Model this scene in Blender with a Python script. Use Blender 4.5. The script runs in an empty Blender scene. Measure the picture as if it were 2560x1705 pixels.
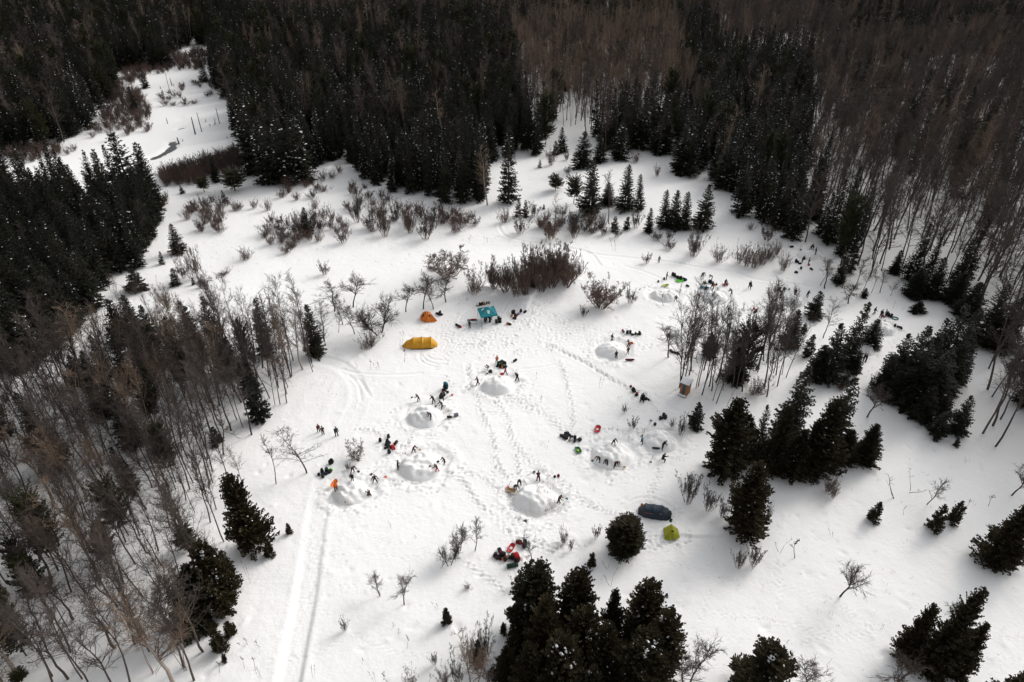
import bpy, math, random, time
import numpy as np
from mathutils import Vector, Matrix
T0 = time.time()
SC = bpy.context.scene
COL = SC.collection

# ------------------------------------------------------------------ camera, sky, sun, exposure
CAM_H = 68.0
PITCH = math.radians(34.0)
FPX, CX, CY = 1730.0, 1280.0, 852.5          # focal length and centre in photograph pixels (2560 wide)
cam_d = bpy.data.cameras.new('camera'); cam = bpy.data.objects.new('camera', cam_d); COL.objects.link(cam)
cam_d.sensor_width = 36.0; cam_d.lens = 36.0 * FPX / 2560.0
cam_d.clip_start = 1.0; cam_d.clip_end = 20000.0
cam.location = (0, 0, CAM_H); cam.rotation_euler = (math.radians(90) - PITCH, 0, 0)
SC.camera = cam

SUN_EL, SUN_AZ = math.radians(33.0), math.radians(52.0)      # azimuth from +Y towards +X
to_sun = Vector((math.sin(SUN_AZ) * math.cos(SUN_EL), math.cos(SUN_AZ) * math.cos(SUN_EL), math.sin(SUN_EL)))
world = bpy.data.worlds.new('World'); SC.world = world; world.use_nodes = True
nt = world.node_tree; nt.nodes.clear()
sky = nt.nodes.new('ShaderNodeTexSky'); sky.sky_type = 'NISHITA'; sky.sun_disc = False
sky.sun_elevation = SUN_EL; sky.sun_rotation = SUN_AZ; sky.air_density = 1.0; sky.dust_density = 4.0; sky.ozone_density = 1.0
hsv = nt.nodes.new('ShaderNodeHueSaturation'); hsv.inputs['Saturation'].default_value = 0.12
bg = nt.nodes.new('ShaderNodeBackground'); bg.inputs['Strength'].default_value = 0.15
wo = nt.nodes.new('ShaderNodeOutputWorld')
nt.links.new(sky.outputs[0], hsv.inputs['Color']); nt.links.new(hsv.outputs[0], bg.inputs['Color']); nt.links.new(bg.outputs[0], wo.inputs[0])
sun_d = bpy.data.lights.new('sun', 'SUN'); sun_d.energy = 0.55; sun_d.angle = math.radians(12.0); sun_d.color = (1.0, 0.90, 0.77)
sun = bpy.data.objects.new('sun', sun_d); COL.objects.link(sun); sun.location = (0, 0, 120)
sun.rotation_euler = (-to_sun).to_track_quat('-Z', 'Y').to_euler()
SC.view_settings.view_transform = 'Standard'; SC.view_settings.look = 'None'
SC.view_settings.gamma = 1.0; SC.view_settings.use_curve_mapping = False
SC.view_settings.exposure = 0.44
SC.render.engine = 'CYCLES'
SC.cycles.max_bounces = 4; SC.cycles.diffuse_bounces = 2; SC.cycles.glossy_bounces = 1; SC.cycles.transmission_bounces = 2
SC.cycles.use_denoising = True
SC.cycles.caustics_reflective = False; SC.cycles.caustics_refractive = False

# ------------------------------------------------------------------ helpers
rng = np.random.default_rng(7)
R = random.Random(11)
cosP, sinP = math.cos(PITCH), math.sin(PITCH)
K = 860.0 / 2355.0
REG = {'A': (0, 0, K), 'B': (850, 0, K), 'C': (1700, 0, K), 'D': (0, 560, K), 'E': (850, 560, K), 'F': (1700, 560, K),
       'G': (0, 1135, K), 'H': (850, 1135, K), 'I': (1700, 1135, K),
       'c1': (1000, 740, 360 / 2352), 'c2': (1160, 860, 200 / 2240), 'c3': (1000, 930, 200 / 2091), 'c4': (780, 1030, 360 / 2171),
       'c5': (1200, 1150, 260 / 1359), 'c6': (1380, 1030, 320 / 2355), 'c7': (1560, 1240, 180 / 1764), 'c8': (1460, 800, 240 / 1792),
       'd1': (1620, 600, 280 / 2355), 'd2': (1880, 600, 200 / 1568), 'd3': (2120, 740, 180 / 1344), 'd4': (1640, 760, 360 / 2171),
       'd5': (340, 180, 280 / 1463), 'd6': (1220, 1320, 160 / 2091), 's': (0, 0, 1.0)}
def px(reg, x, y):
    o = REG[reg]; return o[0] + x * o[2], o[1] + y * o[2]
def ray(u, v):
    a, b = (u - CX) / FPX, -(v - CY) / FPX
    return np.array([a, cosP + b * sinP, -sinP + b * cosP])
def at_z(u, v, z=0.0):
    d = ray(u, v); t = (z - CAM_H) / d[2]
    return d[0] * t, d[1] * t
def project(x, y, z):
    dz = z - CAM_H
    dep = y * cosP - dz * sinP; up = y * sinP + dz * cosP
    return CX + FPX * x / dep, CY - FPX * up / dep, dep

def _h(ix, iy, s):
    n = (ix.astype(np.int64) * 374761393 + iy.astype(np.int64) * 668265263 + s * 1442695041) & 0xFFFFFFFF
    n = ((n ^ (n >> 13)) * 1274126177) & 0xFFFFFFFF
    return ((n ^ (n >> 16)) & 0xFFFF) / 65535.0
def vnoise(x, y, s=0):
    x = np.asarray(x, float); y = np.asarray(y, float)
    ix = np.floor(x); iy = np.floor(y); fx = x - ix; fy = y - iy
    fx = fx * fx * (3 - 2 * fx); fy = fy * fy * (3 - 2 * fy)
    ix = ix.astype(np.int64); iy = iy.astype(np.int64)
    a = _h(ix, iy, s); b = _h(ix + 1, iy, s); c = _h(ix, iy + 1, s); d = _h(ix + 1, iy + 1, s)
    return (a + (b - a) * fx) * (1 - fy) + (c + (d - c) * fx) * fy - 0.5

def tag(o, label=None, cat=None, group=None, kind=None):
    if label: o['label'] = label
    if cat: o['category'] = cat
    if group: o['group'] = group
    if kind: o['kind'] = kind
    return o
def empty(name, loc=(0, 0, 0), rz=0.0, scl=(1, 1, 1)):
    o = bpy.data.objects.new(name, None); COL.objects.link(o)
    o.location = loc; o.rotation_euler = (0, 0, rz); o.scale = scl
    o.empty_display_size = 0.2
    return o
def link(name, me, parent=None, mat=None):
    o = bpy.data.objects.new(name, me); COL.objects.link(o)
    if mat is not None and not me.materials: me.materials.append(mat)
    if parent is not None: o.parent = parent
    return o
class MB:
    def __init__(s): s.v = []; s.f = []; s.m = []
    def add(s, vs, fs, m=0):
        b = len(s.v); s.v.extend(vs); s.f.extend([tuple(i + b for i in f) for f in fs]); s.m.extend([m] * len(fs)); return s
    def box(s, c, d, rot=None, m=0, taper=1.0):
        hx, hy, hz = d[0] / 2, d[1] / 2, d[2] / 2
        vs = []
        for sz in (-1, 1):
            k = taper if sz > 0 else 1.0
            for sx, sy in ((-1, -1), (1, -1), (1, 1), (-1, 1)):
                p = Vector((sx * hx * k, sy * hy * k, sz * hz))
                if rot is not None: p = rot @ p
                vs.append((p.x + c[0], p.y + c[1], p.z + c[2]))
        return s.add(vs, [(3, 2, 1, 0), (4, 5, 6, 7), (0, 1, 5, 4), (1, 2, 6, 5), (2, 3, 7, 6), (3, 0, 4, 7)], m)
    def tube(s, pts, rad, n=4, m=0, cap=True):
        pts = [Vector(p) for p in pts]; vs = []; L = len(pts)
        for i, p in enumerate(pts):
            t = (pts[min(i + 1, L - 1)] - pts[max(i - 1, 0)])
            t = t.normalized() if t.length > 1e-9 else Vector((0, 0, 1))
            a = t.cross(Vector((0, 0, 1)) if abs(t.z) < 0.9 else Vector((1, 0, 0))).normalized(); b = t.cross(a)
            for k in range(n):
                an = 2 * math.pi * k / n; q = p + (a * math.cos(an) + b * math.sin(an)) * rad[i]
                vs.append((q.x, q.y, q.z))
        fs = [(i * n + k, i * n + (k + 1) % n, (i + 1) * n + (k + 1) % n, (i + 1) * n + k) for i in range(L - 1) for k in range(n)]
        if cap: fs += [tuple(range(n - 1, -1, -1)), tuple(range((L - 1) * n, L * n))]
        return s.add(vs, fs, m)
    def blob(s, c, r, nu=8, nv=5, jit=0.12, seed=0, m=0, p=1.0):
        rr = random.Random(seed); vs = [(c[0], c[1], c[2] - r[2])]
        for j in range(1, nv):
            th = -math.pi / 2 + math.pi * j / nv
            for i in range(nu):
                ph = 2 * math.pi * i / nu; k = 1 + rr.uniform(-jit, jit)
                sx, sy, sz = math.cos(th) * math.cos(ph), math.cos(th) * math.sin(ph), math.sin(th)
                f = lambda q: math.copysign(abs(q) ** p, q)
                vs.append((c[0] + r[0] * f(sx) * k, c[1] + r[1] * f(sy) * k, c[2] + r[2] * f(sz) * k))
        vs.append((c[0], c[1], c[2] + r[2])); top = len(vs) - 1
        fs = [(0, 1 + (i + 1) % nu, 1 + i) for i in range(nu)]
        for j in range(nv - 2):
            for i in range(nu):
                a = 1 + j * nu + i; b = 1 + j * nu + (i + 1) % nu
                fs.append((a, b, b + nu, a + nu))
        o = 1 + (nv - 2) * nu
        fs += [(o + i, o + (i + 1) % nu, top) for i in range(nu)]
        return s.add(vs, fs, m)
    def mesh(s, name, mats=(), smooth=False):
        me = bpy.data.meshes.new(name); me.from_pydata(s.v, [], s.f)
        for m in mats: me.materials.append(m)
        if any(s.m): me.polygons.foreach_set('material_index', s.m)
        if smooth: me.polygons.foreach_set('use_smooth', [True] * len(s.f))
        me.update(); return me
    def obj(s, name, mat, parent=None, smooth=False):
        return link(name, s.mesh(name, (mat,), smooth), parent)

_mats = {}
def mat(name, col, rough=0.8, var=0.0, scale=8.0, spec=0.3, bump=0.0, rnd=0.0, col2=None):
    if name in _mats: return _mats[name]
    m = bpy.data.materials.new(name); m.use_nodes = True; n = m.node_tree; b = n.nodes['Principled BSDF']
    b.inputs['Roughness'].default_value = rough
    if 'Specular IOR Level' in b.inputs: b.inputs['Specular IOR Level'].default_value = spec
    c = tuple(col) + (1,)
    b.inputs['Base Color'].default_value = c
    if var > 0 or rnd > 0:
        tc = n.nodes.new('ShaderNodeTexCoord'); no = n.nodes.new('ShaderNodeTexNoise')
        no.inputs['Scale'].default_value = scale; no.inputs['Detail'].default_value = 3
        n.links.new(tc.outputs['Object'], no.inputs['Vector'])
        mx = n.nodes.new('ShaderNodeMix'); mx.data_type = 'RGBA'
        d = col2 if col2 else tuple(q * (1 - var) for q in col)
        mx.inputs['A'].default_value = c; mx.inputs['B'].default_value = tuple(d) + (1,)
        fac = no.outputs['Fac']
        if rnd > 0:
            oi = n.nodes.new('ShaderNodeObjectInfo'); ad = n.nodes.new('ShaderNodeMath'); ad.operation = 'MULTIPLY_ADD'
            ad.inputs[1].default_value = rnd; n.links.new(oi.outputs['Random'], ad.inputs[0])
            sb = n.nodes.new('ShaderNodeMath'); sb.operation = 'MULTIPLY'; sb.inputs[1].default_value = 1 - rnd
            n.links.new(fac, sb.inputs[0]); n.links.new(sb.outputs[0], ad.inputs[2]); fac = ad.outputs[0]
        n.links.new(fac, mx.inputs['Factor']); n.links.new(mx.outputs['Result'], b.inputs['Base Color'])
        if bump > 0:
            bu = n.nodes.new('ShaderNodeBump'); bu.inputs['Strength'].default_value = bump; bu.inputs['Distance'].default_value = 0.02
            n.links.new(no.outputs['Fac'], bu.inputs['Height']); n.links.new(bu.outputs[0], b.inputs['Normal'])
    _mats[name] = m; return m

# snow
def snow_material(name, tint=(0.88, 0.875, 0.87)):
    m = bpy.data.materials.new(name); m.use_nodes = True; n = m.node_tree; b = n.nodes['Principled BSDF']
    b.inputs['Roughness'].default_value = 0.75; b.inputs['Specular IOR Level'].default_value = 0.15
    tc = n.nodes.new('ShaderNodeTexCoord')
    n1 = n.nodes.new('ShaderNodeTexNoise'); n1.inputs['Scale'].default_value = 0.09; n1.inputs['Detail'].default_value = 5
    n2 = n.nodes.new('ShaderNodeTexNoise'); n2.inputs['Scale'].default_value = 1.6; n2.inputs['Detail'].default_value = 6; n2.inputs['Roughness'].default_value = 0.62
    for q in (n1, n2): n.links.new(tc.outputs['Object'], q.inputs['Vector'])
    mx = n.nodes.new('ShaderNodeMix'); mx.data_type = 'RGBA'
    mx.inputs['A'].default_value = tint + (1,); mx.inputs['B'].default_value = tuple(q * 0.95 for q in tint) + (1,)
    n.links.new(n1.outputs['Fac'], mx.inputs['Factor']); n.links.new(mx.outputs['Result'], b.inputs['Base Color'])
    bu = n.nodes.new('ShaderNodeBump'); bu.inputs['Strength'].default_value = 0.5; bu.inputs['Distance'].default_value = 0.16
    n.links.new(n2.outputs['Fac'], bu.inputs['Height']); n.links.new(bu.outputs[0], b.inputs['Normal'])
    return m
M_SNOW = snow_material('snow_ground'); M_PILE = snow_material('snow_piled', (0.87, 0.865, 0.86))
M_CLUMP = mat('snow_on_branches', (0.82, 0.84, 0.87), 0.8)
M_SPRUCE = mat('spruce_needles', (0.012, 0.017, 0.012), 0.75, 0.5, 1.2, 0.15, rnd=0.5, col2=(0.024, 0.020, 0.012))
M_CEDAR = mat('cedar_leaves', (0.020, 0.022, 0.012), 0.75, 0.5, 1.0, 0.15, rnd=0.4, col2=(0.050, 0.036, 0.017))
M_PINE = mat('pine_needles', (0.016, 0.023, 0.010), 0.75, 0.5, 1.0, 0.15, rnd=0.4, col2=(0.042, 0.036, 0.015))
M_CBARK = mat('conifer_bark', (0.045, 0.033, 0.025), 0.9, 0.4, 6)
M_BARK = mat('grey_brown_bark', (0.105, 0.083, 0.070), 0.9, 0.5, 5, 0.2, rnd=0.6, col2=(0.050, 0.041, 0.036))
M_TWIG = mat('brown_twigs', (0.098, 0.077, 0.066), 0.9, 0.4, 3, 0.2, rnd=0.6, col2=(0.044, 0.038, 0.036))
M_BIRCH = mat('pale_birch_bark', (0.36, 0.31, 0.26), 0.85, 0.6, 7, 0.2, col2=(0.15, 0.12, 0.10))
M_PALETWIG = mat('tan_twigs', (0.20, 0.145, 0.105), 0.9, 0.3, 3, 0.2, rnd=0.5, col2=(0.13, 0.09, 0.068))
M_SHRUB = mat('dark_shrub_stems', (0.165, 0.112, 0.090), 0.9, 0.4, 4, 0.2, rnd=0.6, col2=(0.080, 0.058, 0.049))
M_GRASS = mat('dry_grass', (0.30, 0.20, 0.13), 0.9, 0.4, 3, 0.2)
M_DEAD = mat('dead_wood', (0.06, 0.05, 0.043), 0.9, 0.4, 6)
# ------------------------------------------------------------------ terrain: one snow sheet to the horizon
def axis(lo, hi, steps, mid, ext):
    a = [lo]
    while a[-1] < hi: a.append(a[-1] + steps(a[-1]))
    left = []; d = steps(lo); p = lo
    while p > ext[0]: d = min(d * 1.16, 1.35) if p > mid[0] else d * 1.16; p -= d; left.append(p)
    right = []; d = steps(a[-1]); p = a[-1]
    while p < ext[1]: d = min(d * 1.16, 1.35) if p < mid[1] else d * 1.16; p += d; right.append(p)
    return np.array(left[::-1] + a + right)
XS = axis(-84, 90, lambda q: 0.22, (-185, 90), (-6000, 6000))
YS = axis(34, 188, lambda q: 0.15 + 0.0019 * max(0, q - 40), (34, 360), (-900, 9000))
GX, GY = np.meshgrid(XS, YS)
Z = 0.9 * vnoise(GX / 41, GY / 41, 3) + 0.35 * vnoise(GX / 13, GY / 13, 4) + 0.10 * vnoise(GX / 4.3, GY / 4.3, 5)
fine = (np.abs(GX) < 100) & (GY < 205)
Z += np.where(fine, 0.05 * vnoise(GX / 1.3, GY / 1.3, 6), 0)
far = np.clip((np.hypot(GX, GY) - 260) / 600, 0, 1)
Z += far * 18 * vnoise(GX / 260, GY / 260, 9) * np.clip(GY / 300, 0, 1)

def seg_dist(P, Q):
    """distance from every grid point to a polyline, restricted to a window; yields (slice, dist, signed side)"""
    out = []
    pts = np.array(P)
    x0, y0 = pts.min(0) - Q; x1, y1 = pts.max(0) + Q
    i0, i1 = np.searchsorted(XS, [x0, x1]); j0, j1 = np.searchsorted(YS, [y0, y1])
    sl = (slice(j0, j1), slice(i0, i1)); X = GX[sl]; Y = GY[sl]
    best = np.full(X.shape, 1e9); side = np.zeros(X.shape)
    for a, b in zip(pts[:-1], pts[1:]):
        d = b - a; L2 = (d ** 2).sum() + 1e-9
        t = np.clip(((X - a[0]) * d[0] + (Y - a[1]) * d[1]) / L2, 0, 1)
        ex = X - a[0] - t * d[0]; ey = Y - a[1] - t * d[1]; dd = np.hypot(ex, ey)
        k = dd < best; best[k] = dd[k]; side[k] = np.sign(d[0] * ey - d[1] * ex)[k]
    return sl, best, side
def smooth_line(P, n=8):
    P = [np.array(p, float) for p in P]; out = []
    Q = [2 * P[0] - P[1]] + P + [2 * P[-1] - P[-2]]
    for i in range(1, len(Q) - 2):
        p0, p1, p2, p3 = Q[i - 1:i + 3]
        for t in np.linspace(0, 1, n, endpoint=False):
            out.append(0.5 * (2 * p1 + (p2 - p0) * t + (2 * p0 - 5 * p1 + 4 * p2 - p3) * t * t + (3 * p1 - p0 - 3 * p2 + p3) * t ** 3))
    out.append(P[-1]); return np.array(out)
def gline(reg, pts, n=8):
    return smooth_line([at_z(*px(reg, *p)) for p in pts], n)
def stamp(x, y, r, depth, rim=0.25, el=1.0, ang=0.0):
    q = r * 2.6 * max(1, el)
    i0, i1 = np.searchsorted(XS, [x - q, x + q]); j0, j1 = np.searchsorted(YS, [y - q, y + q])
    if i1 <= i0 or j1 <= j0: return
    sl = (slice(j0, j1), slice(i0, i1)); dx = GX[sl] - x; dy = GY[sl] - y
    c, s = math.cos(ang), math.sin(ang); a = (dx * c + dy * s) / el; b = -dx * s + dy * c
    d2 = (a * a + b * b) / (r * r); depth = depth * 1.4
    Z[sl] += depth * (-np.exp(-d2 * 1.3) + rim * np.exp(-(np.sqrt(d2) - 1.55) ** 2 * 4))

# slopes and banks
def mound_rise(reg, x, y, rx, ry, h):
    cx, cy = at_z(*px(reg, x, y)); Z[:] += h * np.exp(-(((GX - cx) / rx) ** 2 + ((GY - cy) / ry) ** 2))
mound_rise('E', 1330, 330, 16, 9, 1.6)
mound_rise('E', 640, 420, 12, 9, 0.8)
mound_rise('B', 1900, 1250, 22, 16, 1.2)
mound_rise('A', 2250, 1200, 10, 6, 1.2)
for reg, pts, w, h in [('E', [(1300, 560), (1340, 500), (1400, 440), (1560, 420)], 2.2, 0.9), ('E', [(830, 520), (960, 470), (1120, 490), (1290, 545)], 2.0, 0.6),
                       ('A', [(2100, 1330), (2200, 1250), (2300, 1130)], 2.5, 0.45), ('I', [(0, 560), (300, 560), (560, 470)], 2.6, 0.35)]:
    sl, d, side = seg_dist(gline(reg, pts), 12)
    Z[sl] += h * np.exp(-(d / w) ** 2) * np.where(side > 0, 1, 0.35)
# marsh flattened, creek cut
CREEKS = [('d5', [(225, 1130), (300, 1095), (370, 1055), (440, 1015), (485, 965), (480, 930), (462, 905)], 1.15), ('d5', [(552, 752), (600, 740), (650, 728)], 0.85), ('d5', [(575, 596), (590, 625), (612, 655)], 0.6),
          ('A', [(400, 1270), (430, 1262), (465, 1255)], 0.6)]
CREEK_LINES = []
for reg, pts, w in CREEKS:
    L = gline(reg, pts); CREEK_LINES.append((L, w))
# groomed trail
TRAIL = gline('s', [(712, 1760), (735, 1640), (765, 1480), (785, 1330), (806, 1215), (832, 1130), (868, 1060), (895, 1000), (893, 960), (872, 930), (838, 908), (800, 900)])
sl, d, side = seg_dist(TRAIL, 7)
prof = np.clip((1.4 - d) / np.where(side > 0, 0.7, 0.3), 0, 1); prof = prof * prof * (3 - 2 * prof)
Z[sl] = Z[sl] * (1 - 0.75 * prof) + 0.75 * prof * (0.4 * Z[sl]) - 0.11 * prof + 0.03 * np.exp(-((d - 1.65) / 0.35) ** 2)
Z[sl] += prof * 0.014 * np.sin(d * 16)
# fainter tracks (snow machine, sleds): (region, points, half width, depth)
for reg, pts, w, dep in [
    ('E', [(0, 985), (120, 1015), (300, 1028), (480, 1020), (560, 1010)], 0.25, 0.07), ('E', [(60, 1030), (120, 1090), (145, 1200)], 0.25, 0.07), ('E', [(130, 1060), (180, 1130), (205, 1170)], 0.25, 0.09),
    ('E', [(540, 890), (560, 930), (620, 960), (680, 968)], 0.25, 0.1), ('E', [(560, 890), (600, 930), (680, 955), (730, 950)], 0.22, 0.1), ('E', [(590, 890), (640, 915), (740, 925)], 0.22, 0.1),
    ('E', [(1090, 0), (1095, 40), (1150, 90), (1300, 125), (1520, 155), (1700, 200), (1780, 300)], 0.35, 0.12), ('E', [(1540, 160), (1750, 215), (1950, 235), (2350, 275)], 0.4, 0.12), ('E', [(1940, 300), (2080, 335), (2220, 385)], 0.3, 0.1),
    ('F', [(0, 275), (200, 310), (330, 325)], 0.35, 0.1), ('F', [(340, 180), (350, 260), (400, 320), (500, 370), (700, 395), (900, 425)], 0.5, 0.12),
    ('E', [(870, 950), (880, 1040), (890, 1110)], 0.4, 0.06), ('E', [(820, 650), (850, 610), (910, 575)], 0.25, 0.1), ('E', [(840, 650), (870, 615), (925, 585)], 0.2, 0.09), ('E', [(1120, 590), (1145, 540), (1180, 520)], 0.2, 0.09),
    ('E', [(1410, 815), (1520, 860), (1700, 950), (1840, 1040), (2000, 1130), (2100, 1160)], 0.5, 0.06), ('E', [(1440, 830), (1560, 890), (1740, 985), (1880, 1070)], 0.3, 0.05),
    ('E', [(1240, 985), (1400, 970), (1500, 950)], 0.2, 0.07), ('c3', [(1000, 1250), (1080, 1220), (1150, 1200)], 0.25, 0.12), ('c4', [(1100, 1000), (1300, 1020), (1500, 1045), (1600, 1040)], 0.2, 0.09),
    ('c7', [(120, 130), (300, 40), (600, 20), (900, 90), (1150, 260)], 0.18, 0.08), ('c7', [(1200, 300), (1330, 420), (1330, 620), (1260, 600)], 0.18, 0.09)]:
    sl, d, side = seg_dist(gline(reg, pts), 3)
    Z[sl] += -dep * np.exp(-(d / w) ** 4) + 0.4 * dep * np.exp(-((d - w * 1.7) / (0.4 * w + 0.1)) ** 2)
# footpaths: many prints along a line
def walk(reg, pts, passes=1, spread=0.15, depth=0.16, size=0.14, step=0.62):
    L = gline(reg, pts, 10); seg = np.hypot(*np.diff(L, axis=0).T); cum = np.concatenate([[0], np.cumsum(seg)])
    for p in range(passes):
        off = R.gauss(0, spread * 0.75); s = R.uniform(0, step); k = 0
        while s < cum[-1]:
            i = min(np.searchsorted(cum, s), len(L) - 1); i = max(i, 1); f = (s - cum[i - 1]) / max(seg[i - 1], 1e-6)
            p0 = L[i - 1] + (L[i] - L[i - 1]) * f; t = (L[i] - L[i - 1]) / max(seg[i - 1], 1e-6)
            o = off + (0.13 if k % 2 else -0.13) + R.gauss(0, 0.05)
            stamp(p0[0] - t[1] * o, p0[1] + t[0] * o, size, depth * R.uniform(0.7, 1.2), 0.3, 1.6, math.atan2(t[1], t[0]))
            s += step * R.uniform(0.85, 1.15); k += 1
for a in [('E', [(1410, 815), (1520, 860), (1700, 950), (1840, 1040), (2000, 1130), (2100, 1160)], 7, 0.4), ('E', [(870, 950), (880, 1040), (890, 1110)], 4, 0.35), ('E', [(930, 1130), (945, 1210), (960, 1270), (1000, 1350), (1040, 1440), (1080, 1560)], 4, 0.35), ('H', [(1060, 0), (1100, 90), (1150, 160)], 4, 0.3),
          ('E', [(1070, 1170), (1100, 1250), (1150, 1330), (1165, 1420), (1200, 1500), (1260, 1580)], 4, 0.3), ('E', [(1150, 1150), (1250, 1210), (1350, 1270), (1430, 1310), (1500, 1380), (1600, 1440)], 5, 0.5),
          ('E', [(1500, 930), (1540, 1000), (1560, 1110), (1590, 1220), (1600, 1380)], 4, 0.3), ('H', [(1270, 0), (1400, 100), (1530, 190), (1650, 290), (1800, 370), (1930, 420)], 5, 0.35),
          ('H', [(750, 110), (850, 180), (890, 250), (950, 330), (1080, 450), (1170, 545)], 4, 0.25), ('H', [(800, 90), (930, 140), (1050, 210), (1120, 300), (1180, 400), (1230, 470)], 3, 0.3),
          ('H', [(870, 740), (930, 800), (1040, 870), (1100, 920), (1180, 985)], 2, 0.15), ('H', [(1060, 200), (1055, 130), (1080, 60)], 2, 0.2), ('H', [(1200, 0), (1215, 80), (1225, 150)], 2, 0.15),
          ('E', [(960, 1270), (1050, 1285), (1130, 1290)], 2, 0.2), ('E', [(100, 1390), (200, 1400), (310, 1450)], 3, 0.3), ('E', [(440, 1530), (490, 1440), (500, 1390)], 3, 0.3), ('E', [(290, 1430), (330, 1330)], 1, 0.1),
          ('E', [(720, 1020), (740, 1060), (780, 1100)], 2, 0.2), ('H', [(310, 170), (420, 180), (560, 185)], 2, 0.15), ('E', [(2100, 1160), (2150, 1240), (2190, 1300)], 2, 0.2),
          ('E', [(1780, 1400), (1900, 1400), (2000, 1480)], 3, 0.5), ('H', [(2100, 330), (2160, 200), (2200, 80)], 3, 0.4), ('H', [(1600, 600), (1500, 640), (1400, 660), (1330, 620)], 2, 0.4),
          ('c7', [(560, 1080), (700, 1090), (850, 1180), (950, 1330)], 2, 0.35), ('c7', [(1150, 1080), (1300, 1180), (1450, 1200), (1600, 1000), (1500, 850)], 2, 0.3), ('c7', [(560, 950), (700, 980), (800, 980)], 2, 0.2)]:
    walk(*a)
for pts in [[(0, 1030), (250, 1080), (500, 1110), (700, 1140), (900, 1190), (1080, 1220), (1330, 1200)], [(0, 1170), (200, 1230), (450, 1265), (680, 1255), (800, 1285), (1000, 1250), (1200, 1240), (1360, 1205)],
            [(680, 700), (690, 900), (680, 1000), (660, 1150)], [(250, 830), (500, 880), (690, 890), (900, 960), (1040, 990)], [(1090, 1000), (1200, 1090), (1320, 1190)], [(1110, 1030), (1250, 1130), (1360, 1210)],
            [(1990, 1280), (2150, 1250), (2350, 1240)], [(2000, 1385), (2200, 1390), (2355, 1395)], [(670, 560), (690, 430)], [(1040, 345), (1290, 370), (1450, 450)], [(0, 750), (150, 780), (300, 860)], [(200, 1450), (400, 1440)],
            [(1600, 520), (1900, 650), (2100, 700)], [(140, 1160), (160, 1060), (210, 930)]]:
    walk('I', pts, 1, 0.05, 0.10, 0.11, 0.42)
for pts in [[(0, 540), (150, 550), (350, 590), (560, 640), (760, 680)], [(0, 680), (200, 690), (420, 710), (640, 690)], [(280, 390), (480, 420), (700, 450)], [(0, 900), (300, 960), (600, 1060)], [(100, 1240), (400, 1380), (700, 1380)],
            [(1400, 700), (1480, 800), (1600, 860)], [(2150, 930), (2350, 1030)], [(2100, 720), (2350, 750)]]:
    walk('H', pts, 1, 0.05, 0.09, 0.11, 0.45)
for pts in [[(2100, 560), (2180, 740), (2300, 880)], [(2120, 1010), (2280, 1130)], [(1850, 1420), (2100, 1390), (2350, 1290)], [(1980, 1020), (2100, 980), (2150, 880)], [(2200, 690), (2355, 700)]]:
    walk('G', pts, 1, 0.05, 0.09, 0.11, 0.45)
# trampled ground: (region, cx, cy, rx, ry, prints per m2)
def trample(reg, cx, cy, rx, ry, dens=2.2, depth=0.16, size=0.15):
    X0, Y0 = at_z(*px(reg, cx, cy)); Xr, _ = at_z(*px(reg, cx + rx, cy)); _, Yt = at_z(*px(reg, cx, cy - ry)); 
    a, b = Xr - X0, Yt - Y0
    for _ in range(int(math.pi * a * b * dens * 1.35)):
        r = math.sqrt(R.random()) * R.choice((1, 1, 1.12)); t = R.uniform(0, 6.283)
        x, y = X0 + a * r * math.cos(t), Y0 + b * r * math.sin(t)
        if vnoise(np.array([x / 3.1]), np.array([y / 3.1]), 21)[0] + 0.62 - 0.35 * r < 0.12: continue
        stamp(x, y, size * R.uniform(0.7, 1.35), depth * R.uniform(0.4, 1.25), 0.35, R.uniform(1, 2), R.uniform(0, 3.14))
trample('E', 1000, 720, 330, 110, 1.7); trample('E', 1100, 830, 420, 70, 1.5); trample('E', 1430, 690, 280, 70, 1.6); trample('E', 1750, 740, 330, 70, 1.2, 0.10); trample('E', 1300, 610, 160, 60, 1.8)
trample('E', 560, 690, 150, 40, 1.0, 0.09); trample('E', 620, 900, 160, 40, 1.0, 0.09); trample('H', 1200, 640, 260, 110, 1.9); trample('H', 1250, 500, 110, 60, 2.0); trample('H', 1420, 640, 220, 60, 0.9)
trample('E', 950, 1050, 110, 90, 1.0); trample('E', 1250, 1200, 130, 60, 1.0); trample('H', 2150, 430, 200, 130, 1.4, 0.11); trample('H', 2200, 600, 150, 70, 1.0); trample('H', 1520, 600, 130, 120, 0.8, 0.09)
trample('F', 150, 440, 330, 50, 1.0); trample('F', 700, 470, 140, 40, 1.0); trample('F', 860, 240, 90, 80, 1.2); trample('F', 1380, 650, 130, 60, 1.0); trample('E', 1950, 800, 200, 90, 1.2); trample('E', 2080, 1180, 120, 50, 1.0)
trample('I', 900, 1270, 260, 60, 0.25, 0.09, 0.13); trample('I', 1450, 620, 120, 50, 1.0, 0.10, 0.12); trample('I', 950, 560, 80, 30, 1.0, 0.08, 0.12)
trample('E', 330, 1520, 90, 60, 1.6); trample('E', 1600, 1500, 200, 60, 1.0); trample('E', 720, 1250, 60, 70, 1.5)
# lumps and hollows of wind-worked snow and hidden tussocks
for _ in range(2600):
    x, y = R.uniform(-80, 92), R.uniform(34, 190)
    stamp(x, y, R.uniform(0.15, 0.5), R.uniform(-0.06, 0.09), 0.1, R.uniform(1, 1.8), R.uniform(0, 3.1))

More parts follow.
